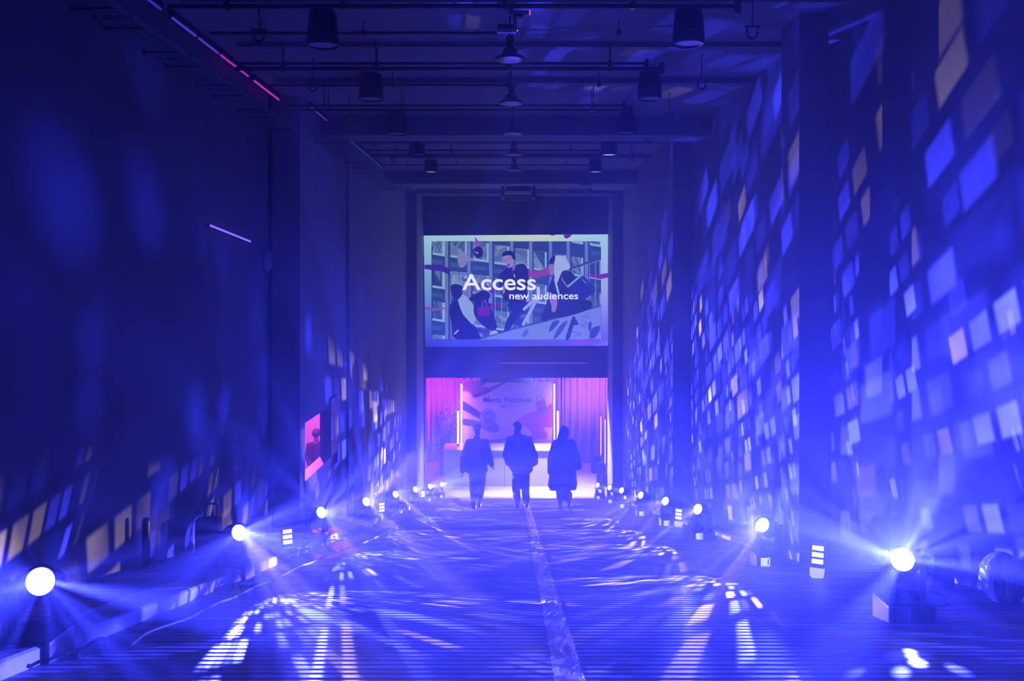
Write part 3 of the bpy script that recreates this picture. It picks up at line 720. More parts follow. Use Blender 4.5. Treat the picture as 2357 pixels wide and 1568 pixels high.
A.poly([(1245, 535), (1340, 540), (1450, 500), (1465, 575), (1350, 600), (1245, 598)], (150, 62, 125))
A.poly([(1745, 548), (1840, 582), (1960, 575), (2085, 552), (2085, 598), (1960, 622), (1860, 598)], (120, 24, 140))
A.poly([(575, 600), (700, 650), (880, 700), (960, 730), (900, 770), (740, 690), (590, 640)], (90, 30, 140))
A.poly([(830, 870), (900, 862), (990, 872), (960, 900), (860, 905)], (105, 25, 130))
A.blob([(535, 325), (560, 318), (620, 370), (700, 432), (640, 445), (610, 490), (565, 505), (540, 450)], (132, 138, 172))   # fan shape
A.line([(535, 430), (700, 434)], 5, (170, 150, 200))
A.poly([(705, 192), (740, 230), (748, 252), (770, 262), (790, 325), (762, 318), (745, 270), (722, 258)], (168, 60, 110))
A.blob([(690, 330), (745, 290), (790, 330), (780, 390), (735, 410), (700, 375)], (12, 20, 80)); A.poly([(692, 335), (735, 355), (745, 340), (742, 368), (728, 366)], (190, 150, 150))
for k in range(9): A.line([(540 + 62 * k, 580 + 10 * k), (545 + 62 * k, 1150 - 6 * k)], 7, (125, 150, 200)); A.n -= 1
A.n += 1
A.line([(470, 1200), (465, 640), (475, 580), (505, 560), (640, 575), (860, 620)], 16, (92, 118, 170))
A.line([(1310, 640), (1460, 590), (1680, 515), (1970, 412)], 20, (45, 62, 118)); A.line([(1690, 525), (1975, 428)], 6, (120, 145, 195))
for x in (1740, 1800, 1860, 1920): A.line([(x, 500 - (x - 1740) * .3), (x, 900)], 8, (110, 135, 190)); A.n -= 1
A.n += 1
# ramp wall with painted strokes
A.poly([(760, 1226), (1030, 1140), (1500, 1020), (1972, 890), (1972, 1180), (1940, 1215), (1900, 1226)], (118, 142, 205))
A.line([(800, 1205), (1035, 1135), (1520, 1012), (1970, 886)], 22, (52, 80, 140))
for q, c_ in (([(1450, 1150), (1490, 1050), (1560, 1040), (1500, 1120)], (50, 66, 160)), ([(1500, 1210), (1560, 1090), (1640, 1040), (1580, 1150), (1520, 1215)], (60, 75, 165)),
              ([(1620, 1215), (1690, 1000), (1720, 1020), (1750, 1080), (1700, 1090), (1660, 1215)], (35, 50, 140)), ([(1860, 1210), (1880, 1120), (1960, 1090), (1955, 1150), (1910, 1212)], (55, 60, 175)),
              ([(1850, 1070), (1880, 1050), (1870, 1140), (1848, 1120)], (45, 60, 150)), ([(1180, 1190), (1220, 1120), (1250, 1150), (1210, 1200)], (80, 100, 180))): A.blob(q, c_); A.n -= 1
A.n += 1
A.line([(1770, 1030), (1840, 1060), (1775, 1090), (1830, 1110)], 7, (120, 60, 165)); A.line([(1680, 1150), (1780, 1170), (1690, 1200)], 7, (120, 60, 165)); A.line([(1790, 1000), (1840, 975), (1850, 1010), (1800, 1000)], 6, (120, 60, 165))
DK = (10, 16, 82)
# seated left figure
A.blob([(455, 920), (480, 860), (540, 840), (600, 880), (640, 980), (700, 1080), (760, 1150), (800, 1200), (700, 1222), (560, 1226), (500, 1200), (480, 1090)], DK)
A.blob([(545, 830), (600, 760), (650, 830), (690, 870), (712, 960), (718, 1030), (690, 1075), (640, 1030), (585, 960)], (150, 178, 205))
A.blob([(465, 700), (500, 672), (560, 680), (600, 720), (575, 790), (530, 830), (490, 800)], (16, 24, 88)); A.blob([(585, 722), (630, 735), (632, 770), (605, 790), (588, 760)], (130, 110, 170))
A.blob([(720, 770), (790, 735), (850, 755), (862, 800), (830, 830), (720, 850), (650, 820)], (18, 22, 90)); A.blob([(705, 735), (735, 715), (738, 755), (712, 770)], (130, 105, 165))
A.blob([(720, 850), (830, 830), (900, 980), (930, 1100), (880, 1140), (760, 1060), (700, 960)], (16, 26, 105))
A.poly([(735, 905), (868, 890), (858, 990), (742, 992)], (112, 20, 128)); A.line([(780, 905), (790, 850), (815, 830), (832, 895)], 6, (130, 120, 190))
A.blob([(855, 1185), (900, 1135), (945, 1160), (890, 1175)], (175, 190, 220)); A.poly([(745, 1155), (775, 1160), (800, 1200), (770, 1205)], (140, 110, 175)); A.line([(505, 1172), (545, 1132)], 12, (190, 205, 230))
# standing middle figure
A.blob([(1035, 870), (1230, 860), (1200, 950), (1110, 1050), (1060, 1120), (1005, 1140), (1030, 1030), (1075, 950)], (18, 34, 118))
A.blob([(950, 600), (990, 540), (1060, 500), (1160, 470), (1215, 480), (1245, 560), (1240, 700), (1230, 830), (1150, 860), (1040, 850), (985, 790), (955, 700)], (13, 18, 84))
A.poly([(1085, 480), (1112, 460), (1118, 500), (1092, 552)], (130, 110, 165)); A.blob([(990, 395), (1030, 365), (1085, 380), (1105, 430), (1095, 480), (1060, 508), (1030, 490), (1000, 450)], (165, 135, 180))
A.blob([(985, 395), (990, 360), (1030, 338), (1085, 345), (1115, 390), (1108, 425), (1092, 420), (1070, 385), (1025, 385)], (12, 18, 72))
A.circle(1048, 482, 13, 9, (70, 30, 100), .5); A.line([(1005, 440), (1025, 432)], 6, (70, 55, 110)); A.line([(1045, 420), (1068, 412)], 6, (70, 55, 110)); A.line([(1032, 432), (1030, 458)], 5, (120, 95, 150))
A.blob([(980, 700), (1000, 690), (1015, 740), (990, 772)], (140, 115, 175)); A.blob([(1120, 770), (1170, 800), (1195, 830), (1150, 825)], (135, 110, 175)); A.line([(1102, 570), (1112, 605)], 8, (190, 200, 225))
A.blob([(1125, 1020), (1185, 1015), (1190, 1080), (1120, 1085)], (40, 55, 140))
# right hooded figure
A.blob([(1470, 640), (1560, 560), (1640, 540), (1720, 600), (1790, 800), (1880, 850), (1860, 920), (1620, 1000), (1480, 1010), (1400, 1050), (1380, 980), (1430, 860)], (14, 30, 98))
A.blob([(1500, 420), (1530, 385), (1600, 392), (1640, 440), (1665, 500), (1640, 530), (1590, 540), (1560, 600), (1530, 660), (1505, 580), (1505, 480)], (172, 192, 205))
A.blob([(1455, 450), (1480, 400), (1515, 398), (1500, 470), (1470, 490)], (12, 16, 70)); A.blob([(1448, 490), (1480, 470), (1502, 490), (1500, 560), (1475, 585), (1455, 545)], (150, 118, 165))
A.poly([(1500, 620), (1520, 615), (1560, 770), (1540, 770)], (170, 190, 210)); A.blob([(1455, 780), (1500, 770), (1535, 830), (1530, 900), (1510, 950), (1480, 945), (1478, 890), (1460, 840)], (150, 120, 180))
# basket and scooter
A.poly([(1640, 700), (1790, 575), (1905, 700), (1895, 760), (1800, 835), (1740, 800)], (22, 42, 140)); A.line([(1635, 700), (1650, 690), (1785, 575), (1800, 580)], 20, (120, 170, 190)); A.line([(1580, 605), (1600, 650), (1635, 695)], 8, (130, 165, 205))
A.line([(1690, 515), (1750, 545), (1790, 575)], 7, (130, 165, 205))
for gx in range(3):
    for gy in range(3): A.circle(1730 + 50 * gx + 8 * gy, 700 + 38 * gy - 14 * gx, 13, 12, (12, 22, 100), n=8); A.n -= 1
A.n += 1; A.line([(1785, 625), (1830, 668)], 6, (150, 170, 220))
A.line([(1195, 930), (1345, 790)], 26, (168, 180, 222)); A.line([(1190, 1085), (1345, 800)], 30, (160, 175, 222)); A.circle(1345, 720, 17, 20, (215, 222, 240)); A.line([(1345, 700), (1348, 830)], 34, (195, 205, 232)); A.line([(1370, 720), (1410, 690), (1415, 640), (1460, 610)], 8, (40, 50, 110))
A.blob([(1660, 1285), (1720, 1240), (1880, 1215), (1890, 1225), (1790, 1270)], (135, 80, 200))
A.build('picture', pmat('projected_picture', True, 0.92), t)
yy = 25.89 - A.n * A.step - .004
WHT = mat('projected_lettering', (.02, .02, .02), emit=(.88, .9, 1), es=1.1)
def ap(x, y): p = P(930 + x / 4.356, 500 + y / 4.356, 25.89); p.y = yy; return p
text('lettering', 'Access', ap(583, 570), ap(1322, 570), ap(0, 728).z, WHT, t, .002, .012)
text('lettering', 'new audiences', ap(1056, 752), ap(1745, 752), ap(0, 822).z, WHT, t, .002, .008)

# thin line light on the lintel
t = empty('line_light', P(1252, 836, 25.97), 'thin pink line light across the dark lintel below the screen', 'line light')
bm = bmesh.new(); tube(bm, [(-1.35, 0, 0), (1.33, 0, 0)], .012, 8); obj('tube', bm, mat('lintel_glow', (.02, .02, .05), emit=(.35, .05, .7), es=.7), t)
t = empty('hanging_box', (P(1164, 873, 26.6).x, 26.6, P(0, 880, 26.6).z), 'long dark box hanging below the top edge of the pink opening', 'box')
bm = bmesh.new(); box(bm, -.79, .79, -.1, .25, 0, .75, bev=.01); obj('body', bm, MT['black'], t)
bm = bmesh.new(); box(bm, -.79, .79, -.105, -.1, .03, .05); obj('edge_strip', bm, MT['dark'], t)

# backdrop
YB = 28.6
t = empty('event_backdrop', (-.3, YB, -4.4), 'printed backdrop reading Meta Festival Berlin between two lit tubes', 'backdrop')
b0, b1 = P(1064.5, 877, YB), P(1271, 1040, YB)
bm = bmesh.new(); box(bm, b0.x + .3, b1.x + .3, .0, .12, -1.1, b0.z + 4.4, bev=.01); obj('frame', bm, MT['grey'], t)
B = Art(930, 820, 4.127, YB - .004, .0008)
B.poly([(558, 238), (1407, 238), (1407, 895), (558, 895)], (226, 200, 222))
B.blob([(575, 244), (760, 244), (770, 262), (740, 300), (700, 345), (668, 392), (640, 372), (620, 330), (565, 335), (562, 290)], (140, 40, 120))
B.poly([(740, 300), (860, 270), (960, 243), (985, 243), (900, 290), (800, 350), (700, 388), (660, 385)], (110, 44, 130))
B.poly([(840, 244), (960, 243), (800, 300), (745, 292)], (235, 200, 230))
B.poly([(560, 425), (600, 450), (735, 540), (725, 600), (560, 510)], (52, 30, 110))
B.blob([(562, 596), (700, 615), (800, 625), (880, 640), (912, 690), (890, 722), (830, 722), (740, 690), (650, 670), (562, 650)], (92, 58, 160))
B.blob([(1407, 458), (1330, 500), (1240, 520), (1130, 570), (1075, 610), (1085, 645), (1180, 690), (1215, 735), (1200, 760), (1180, 790), (1330, 790), (1362, 760), (1360, 730), (1325, 695), (1350, 675), (1407, 665)], (176, 62, 160))
B.blob([(1130, 690), (1180, 700), (1212, 728), (1200, 740), (1150, 730), (1110, 705)], (225, 190, 222))
B.poly([(760, 800), (960, 780), (1200, 795), (1200, 815), (960, 822), (800, 835), (700, 850)], (170, 95, 175))
B.circle(800, 578, 80, 82, (150, 120, 190)); B.blob([(765, 530), (800, 525), (845, 545), (850, 590), (820, 610), (790, 585), (765, 590)], (70, 50, 130)); B.blob([(755, 600), (800, 598), (845, 610), (830, 645), (790, 652), (765, 635)], (60, 42, 125)); B.circle(795, 570, 18, 8, (200, 180, 220))
B.line([(580, 310), (645, 362)], 9, (215, 60, 120)); B.blob([(655, 350), (700, 340), (705, 365), (685, 392), (662, 385)], (60, 40, 120)); B.blob([(725, 325), (765, 315), (760, 345), (735, 358)], (60, 40, 120)); B.line([(640, 368), (700, 342), (770, 312)], 9, (215, 60, 120))
B.line([(580, 305), (580, 330)], 7, (215, 60, 120))
B.poly([(1245, 430), (1335, 403), (1360, 520), (1275, 542)], (160, 52, 130)); B.poly([(1262, 490), (1352, 480), (1360, 520), (1275, 542)], (120, 80, 190)); B.line([(1265, 425), (1262, 390), (1275, 370), (1292, 372), (1310, 405)], 5, (110, 50, 120)); B.line([(1245, 432), (1336, 405)], 8, (190, 110, 180))
B.build('print', pmat('printed_backdrop', False), t, 0.85)
NV = mat('navy_print', (.03, .02, .16), .6)
def bpx(x, y): p = P(930 + x / 4.127, 820 + y / 4.127, YB); p.y = YB - .004 - B.n * B.step - .004; return p
text('lettering', 'Meta Festival', bpx(755, 388), bpx(1208, 388), bpx(0, 437).z, NV, t, .002, .006)
text('lettering', 'Berlin', bpx(922, 459), bpx(1040, 459), bpx(0, 490).z, mat('violet_print', (.12, .06, .35), .6), t, .002, 0)

def glow_tube(px, py0, py1, y, r, col, es, label, grp):
    p = P(px, py1, y); q = P(px, py0, y)
    if y == 27.7: p.z = P(0, 1036, 27.0).z + .062 if px < 1200 else ZF + .06
    t = empty('light_tube', p, label, 'tube light', grp)
    bm = bmesh.new(); lathe(bm, [(r * .7, 0), (r, .01), (r, q.z - p.z - .01), (r * .7, q.z - p.z)], 14)
    obj('tube', bm, mat('glow_tube', (.1, .1, .1), emit=col, es=es), t, smooth=True)
    bm = bmesh.new(); lathe(bm, [(r * 1.3, -.06), (r * 1.3, .01)], 14); lathe(bm, [(r * 1.3, q.z - p.z - .01), (r * 1.3, q.z - p.z + .04)], 14)
    obj('end_cap', bm, MT['grey'], t)
glow_tube(1062, 883, 1021, 28.35, .022, (1, .55, .95), 14, 'tall white-pink light tube on the left side of the printed backdrop', 'backdrop light tubes')
glow_tube(1276, 883, 1012, 28.35, .022, (1, .55, .95), 14, 'tall white-pink light tube on the right side of the printed backdrop', 'backdrop light tubes')
glow_tube(1054.5, 945, 1028, 27.7, .03, (1, .25, .55), 9, 'short pink light tube standing on the white counter beside the plant', 'backdrop light tubes')
glow_tube(1284, 945, 1028, 27.7, .03, (1, .25, .55), 9, 'short pink light tube right of the backdrop', 'backdrop light tubes')
glow_tube(1383, 958, 1046, 27.2, .018, (.9, .25, .6), 2.5, 'slim pink light tube near the right side of the opening, farther of two', 'slim pink tubes')
glow_tube(1393, 965, 1066, 26.7, .018, (.9, .25, .6), 2.5, 'slim pink light tube near the right side of the opening, nearer of two', 'slim pink tubes')
glow_tube(987, 900, 1015, 28.0, .012, (.9, .05, .45), 1.2, 'slim dark pink light tube at the left side of the opening', 'slim pink tubes')

# white counter
t = empty('reception_counter', (-.6, 27.4, ZF), 'long white counter in front of the backdrop behind the three people', 'counter')
c0, c1 = P(1018, 1036, 27.0), P(1272, 1036, 27.0); H = c0.z - ZF
bm = bmesh.new(); box(bm, c0.x + .6 + .03, c1.x + .6 - .03, -.38, .5, 0, H - .04); obj('body', bm, MT['white'], t)
bm = bmesh.new(); box(bm, c0.x + .6, c1.x + .6, -.42, .75, H - .04, H, bev=.006); obj('worktop', bm, MT['white'], t)
sx = P(1162, 0, 27).x + .6
bm = bmesh.new(); box(bm, sx - .008, sx + .008, -.386, -.38, 0.02, H - .05); obj('seam', bm, MT['grey'], t)

# pleated curtains
def curtain(x0, x1, y, label, axis='x'):
    n = int(abs(x1 - x0) / .035); bm = bmesh.new(); prev = None; rr = random.Random(int(x0 * 10) + 77)
    for i in range(n + 1):
        u = x0 + (x1 - x0) * i / n; o_ = .07 * math.sin(i * .9 + math.sin(i * .13) * 2) + rr.uniform(-.01, .01)
        a_ = (u, y + o_, ZF + .02) if axis == 'x' else (y + o_, u, ZF + .02); b_ = (a_[0], a_[1], -1.42)
        row = (bm.verts.new(a_), bm.verts.new(b_))
        if prev: bm.faces.new((prev[0], row[0], row[1], prev[1]))
        prev = row
    o = obj('curtain', bm, MT['curtain'], smooth=True); m_ = o.modifiers.new('s', 'SOLIDIFY'); m_.thickness = .01
    return tag(o, label, 'curtain', 'curtains in the pink room')
curtain(-4.6, -1.2, 30.6, 'pleated curtain behind the plant at the left of the pink room')
curtain(-1.2, 1.6, 30.75, 'pleated curtain directly behind the printed backdrop')
curtain(1.6, 4.6, 30.6, 'wide pleated curtain right of the backdrop')
curtain(27.0, 30.4, 3.75, 'pleated curtain along the right side of the pink room', 'y')

# plant
t = empty('potted_bamboo', (P(1025, 0, 28.6).x, 28.6, ZF), 'tall leafy bamboo plant beside the left end of the counter', 'plant')
bm = bmesh.new(); lathe(bm, [(.17, 0), (.2, .3), (.22, .36), (.2, .36), (.18, .3), (.001, .3)], 20); obj('pot', bm, MT['dark'], t)
rr = random.Random(11); zt = P(0, 930, 28.6).z - ZF; zb = .35
st = bmesh.new(); lf = bmesh.new()
for s_ in range(9):
    a = rr.uniform(0, 6.28); lx, ly = .32 * math.cos(a), .3 * math.sin(a); top = zt * rr.uniform(.72, 1.0)
    pts = [(lx * .3 * (1 - u) + lx * (u ** 1.5), ly * .3 * (1 - u) + ly * u ** 1.5, zb + (top - zb) * u) for u in [k / 10 for k in range(11)]]
    tube(st, pts, [.013 * (1 - .6 * k / 10) for k in range(11)], 6)
    for k in range(58):
        u = rr.uniform(.38, 1.0); i_ = min(int(u * 10), 9); p = Vector(pts[i_]).lerp(Vector(pts[i_ + 1]), u * 10 - i_)
        d = Vector((rr.uniform(-1, 1), rr.uniform(-1, 1), rr.uniform(-.7, .35))).normalized(); L = rr.uniform(.11, .2); off = d * rr.uniform(0, .12)
        sd = d.cross(Vector((0, 0, 1))).normalized() * .017; p = p + off
        v = [lf.verts.new(q) for q in (p, p + d * L * .4 + sd, p + d * L - Vector((0, 0, L * .25)), p + d * L * .4 - sd)]; lf.faces.new(v)
obj('stems', st, MT['stem'], t); obj('foliage', lf, MT['leaf'], t)

# speakers and floor lights at the right of the opening
for i, (px, py, w_, h_, y) in enumerate(((1371, 1072, .26, .34, 29.0), (1384, 1094, .26, .40, 27.6), (1391, 1110, .2, .2, 27.0))):
    p = P(px, py, y)
    t = empty('loudspeaker', p, 'dark box loudspeaker at the right of the pink room, %s' % ['farthest back', 'middle one', 'nearest and smallest'][i], 'loudspeaker', 'loudspeakers right of the counter')
    bm = bmesh.new(); box(bm, -w_ / 2, w_ / 2, -.12, .14, 0, h_, bev=.01); obj('cabinet', bm, MT['black'], t)
    bm = bmesh.new(); lathe(bm, [(w_ * .35, -.005), (w_ * .3, .0), (.001, .012)], 18, Matrix.Translation((0, -.122, h_ * .4)) @ Matrix.Rotation(math.pi / 2, 4, 'X')); obj('cone', bm, MT['dark'], t)
    bm = bmesh.new(); box(bm, -w_ / 2 - .01, w_ / 2 + .01, -.13, .15, ZF - p.z, 0.0) if i < 3 else None; obj('plinth', bm, MT['dark'], t)
# pink room wash fixtures; left and counter ones are added fill lights
def area(loc, d, e, col, sx_, sy_, parent):
    ld = bpy.data.lights.new('wash', 'AREA'); ld.shape = 'RECTANGLE'; ld.size = sx_; ld.size_y = sy_; ld.energy = e; ld.color = col; ld.spread = math.radians(125)
    o = bpy.data.objects.new('fill_light', ld); C.objects.link(o); o.rotation_euler = Vector(d).to_track_quat('-Z', 'Y').to_euler(); o.location = loc; o.parent = parent
for i, (x, y, d, e, col) in enumerate(((-2.6, 28.2, (-.1, .7, -1), 120, (1, .05, .5)), (-.4, 26.62, (0, .45, -1), 460, (.62, .25, 1)), (2.6, 28.4, (.05, .8, -1), 190, (.5, .12, 1)), (0.6, 26.5, (0, -.9, -1.9), 1500, (.6, .5, 1)))):
    t = empty('ceiling_wash_light', (x, y, -1.42), 'flat wash light under the ceiling of the pink room, %s' % ['added fill on the left', 'added fill above the counter', 'on the right by the curtain', 'turned towards the ramp'][i], 'stage light', 'wash lights of the pink room')
    bm = bmesh.new(); box(bm, -.4, .4, -.1, .1, -.14, 0, bev=.01); obj('housing', bm, MT['black'], t)
    bm = bmesh.new(); box(bm, -.36, .36, -.08, .08, -.146, -.14); obj('diffuser', bm, mat('wash_glow', (.1, .02, .08), emit=col, es=1.5), t)
    area((0, 0, -.16), d, e, col, .7, .15, t)
# side room stands in for a reflection; pink lamp added to light it
t = empty('side_room_fill_lamp', (-5.0, 19.5, 1.2), 'added unseen pink lamp in the side room behind the left booth window', 'lamp')
bm = bmesh.new(); lathe(bm, [(.15, 0), (.22, -.1), (.22, -.14)], 18); obj('shade', bm, MT['black'], t)
l = bpy.data.lights.new('side_glow', 'POINT'); l.energy = 1100; l.color = (1, .12, .6); l.shadow_soft_size = .15; o = bpy.data.objects.new('side_glow', l); C.objects.link(o); o.parent = t; o.location = (0, 0, -1.2)

#PEOPLE
# ------------------------------------------------------------------ people
def capsule(bm, p0, r0, p1, r1, sy=1.0, n=14):
    p0, p1 = Vector(p0), Vector(p1); d = p1 - p0; L = max(d.length, 1e-4); q = d.to_track_quat('Z', 'Y').to_matrix().to_4x4()
    prof = []
    for k in range(6): a = -math.pi / 2 + math.pi / 2 * k / 5; prof.append((max(r0 * math.cos(a), .0004), r0 * math.sin(a)))
    for k in range(6): a = math.pi / 2 * k / 5; prof.append((max(r1 * math.cos(a), .0004), L + r1 * math.sin(a)))
    S = Matrix.Diagonal((1, sy, 1, 1))
    lathe(bm, prof, n, Matrix.Translation(p0 * 1.0) @ S @ q if sy != 1.0 else Matrix.Translation(p0) @ q)
def blobmesh(name, caps, m, parent, voxel=.012, smooth=2):
    bm = bmesh.new()
    for c in caps: capsule(bm, *c)
    me = bpy.data.meshes.new('tmp'); bmesh.ops.recalc_face_normals(bm, faces=bm.faces); bm.to_mesh(me); bm.free()
    o = bpy.data.objects.new('tmp', me); C.objects.link(o)
    r = o.modifiers.new('r', 'REMESH'); r.mode = 'VOXEL'; r.voxel_size = voxel
    if smooth: s_ = o.modifiers.new('s', 'SMOOTH'); s_.factor = .5; s_.iterations = smooth
    dg = bpy.context.evaluated_depsgraph_get(); me2 = bpy.data.meshes.new_from_object(o.evaluated_get(dg)); bpy.data.objects.remove(o)
    me2.name = name; me2.materials.clear(); me2.materials.append(m)
    for p in me2.polygons: p.use_smooth = True
    ob = bpy.data.objects.new(name, me2); C.objects.link(ob); ob.parent = parent; return ob
def hand_caps(w_, d, curl=.5, thumb=1):
    """wrist point, direction down the hand; palm, four bent fingers, thumb"""
    w_ = Vector(w_); d = Vector(d).normalized(); f = Vector((0, 1, 0)); s = d.cross(f).normalized() if abs(d.y) < .9 else Vector((1, 0, 0))
    fr = s.cross(d).normalized()          # towards the front of the body
    caps = [(w_, .026, w_ + d * .03, .028), (w_ + d * .02 - fr * .018, .017, w_ + d * .085 - fr * .028, .016), (w_ + d * .02 + fr * .018, .018, w_ + d * .088 + fr * .028, .016)]
    for k, (off, L) in enumerate(((-.030, .052), (-.011, .066), (.009, .070), (.029, .062))):
        a = w_ + d * .088 + fr * off; b = a + d * L * .5 - s * thumb * L * .18 * curl; c = b + d * L * .4 - s * thumb * L * .42 * curl
        caps += [(a, .0095, b, .0088), (b, .0088, c, .0075)]
    a = w_ + d * .03 + fr * .03; b = a + d * .03 + fr * .022 - s * thumb * .01; c = b + d * .03 + fr * .006 - s * thumb * .008
    caps += [(a, .0125, b, .011), (b, .011, c, .009)]
    return caps
def person(loc, label, J, parts, hands=(1, 1), yaw=0.0):
    """J joints in metres: head, neck, shL, shR, elL, elR, wrL, wrR, hip, hpL, hpR, knL, knR, anL, anR (L = image left)"""
    t = empty('person', loc, label, 'person', 'three people walking down the ramp' if len(hands) < 3 else None); t.rotation_euler.z = yaw
    V_ = {k: Vector(v) for k, v in J.items()}
    hd = V_['head']
    caps = [(hd + Vector((0, -.012, .02)), .088, hd + Vector((0, .008, .03)), .086, 1.0), (hd + Vector((0, .035, -.02)), .062, hd + Vector((0, .05, -.075)), .042), (hd + Vector((0, .06, -.01)), .05, hd + Vector((0, .055, .04)), .06),
            (hd + Vector((0, .095, .0)), .009, hd + Vector((0, .112, -.028)), .014), (hd + Vector((-.016, .092, -.062)), .009, hd + Vector((.016, .092, -.062)), .009), (hd + Vector((-.04, .088, .022)), .009, hd + Vector((.04, .088, .022)), .009),
            (hd + Vector((0, -.02, -.05)), .058, V_['neck'], .058)]
    for s in (-1, 1): caps += [(hd + Vector((s * .088, .0, .012)), .016, hd + Vector((s * .085, .006, -.03)), .011)]
    caps += [(V_['neck'], .07, V_['neck'] + Vector((0, 0, -.10)), .07), (V_['shL'], .05, V_['shR'], .05), (V_['neck'] + Vector((0, 0, -.15)), .085, V_['hip'] + Vector((0, 0, .05)), .085), (V_['hpL'], .085, V_['hpR'], .085)]
    for s in 'LR':
        caps += [(V_['sh' + s], .052, V_['el' + s], .04), (V_['el' + s], .04, V_['wr' + s], .028), (V_['hp' + s], .082, V_['kn' + s], .056), (V_['kn' + s], .054, V_['an' + s], .038)]
        caps += [(V_['an' + s], .04, V_['an' + s] + Vector((0, .1, -.045)), .03)]
        if hands[0 if s == 'L' else 1]: caps += hand_caps(V_['wr' + s], V_['wr' + s] - V_['el' + s], .6, 1 if s == 'L' else -1)
    blobmesh('body', caps, MT['skin'], t, .0075, 1)
    for nm, cp, m_, vx in parts(V_): blobmesh(nm, cp, m_, t, vx)
    for s in 'LR':
        an = V_['an' + s]
        blobmesh('shoe', [(an + Vector((0, -.015, -.045)), .046, an + Vector((0, .06, -.055)), .044), (an + Vector((0, .06, -.058)), .042, an + Vector((0, .155, -.07)), .033), (an + Vector((0, -.01, .02)), .046, an + Vector((0, -.01, -.04)), .046)], MT['white_shoe'] if (V_.get('white') and s == 'R') else MT['shoe'], t, .008)
    return t
K = 18.2 / F
def js(cx, fy, d): return {k: ((v[0] - cx) * K, v[2] if len(v) > 2 else 0, (fy - v[1]) * K) for k, v in d.items()}
def sleeve(V_, s, r0, r1, r2): return [(V_['sh' + s], r0, V_['el' + s], r1), (V_['el' + s], r1, V_['wr' + s], r2)]
# left person: short jacket, hood down
J1 = js(1096, 1173, dict(head=(1099, 991), neck=(1098, 1011), shL=(1080, 1021), shR=(1117, 1021), elL=(1067, 1055, -.02), elR=(1127, 1055, -.03), wrL=(1064, 1086, .04), wrR=(1131, 1072, .08), hip=(1098, 1085), hpL=(1090, 1090), hpR=(1108, 1090), knL=(1089, 1128, .02), knR=(1107, 1128, .06), anL=(1091, 1164, .0), anR=(1102, 1163, .12)))
def P1(V):
    jk = sleeve(V, 'L', .085, .072, .055) + sleeve(V, 'R', .085, .075, .058)
    jk += [(V['shL'], .09, V['shR'], .09), (V['neck'] + Vector((0, -.02, -.03)), .075, V['neck'] + Vector((0, -.05, -.13)), .11), (V['neck'] + Vector((-.05, -.06, -.07)), .06, V['neck'] + Vector((.05, -.06, -.07)), .06)]
    jk.append(((0, 0, V['shL'].z + .0), .11, (0, 0, V['hip'].z + .06), .105)); jk.append((V['neck'] + Vector((0, -.03, .02)), .07, V['neck'] + Vector((0, -.04, -.06)), .09))
    for dx in (-.13, -.05, .05, .13): jk.append(((dx, 0, V['shL'].z - .03), .095, (dx * 1.12, 0, V['hip'].z + .07), .095))
    jk.append(((-.15, 0, V['hip'].z + .03), .085, (.16, 0, V['hip'].z + .03), .085))
    tr = [(V['hpL'], .105, V['hpR'], .105), (V['hpL'], .105, V['knL'], .082), (V['knL'], .08, V['anL'] + Vector((0, 0, .02)), .06), (V['hpR'], .105, V['knR'], .082), (V['knR'], .08, V['anR'] + Vector((0, 0, .02)), .06)]
    hr = [(V['head'] + Vector((0, -.02, .03)), .098, V['head'] + Vector((0, .01, .045)), .095), (V['head'] + Vector((0, -.04, .0)), .085, V['head'] + Vector((0, -.045, -.045)), .06)]
    return [('jacket', jk, MT['cloth'], .012), ('trousers', tr, MT['cloth2'], .012), ('hair', hr, MT['hair'], .01)]
person((P(1096, 0, 18.2).x, 18.2, fz(18.2)), 'person in a short dark jacket, leftmost of three walking away down the ramp', J1, P1)
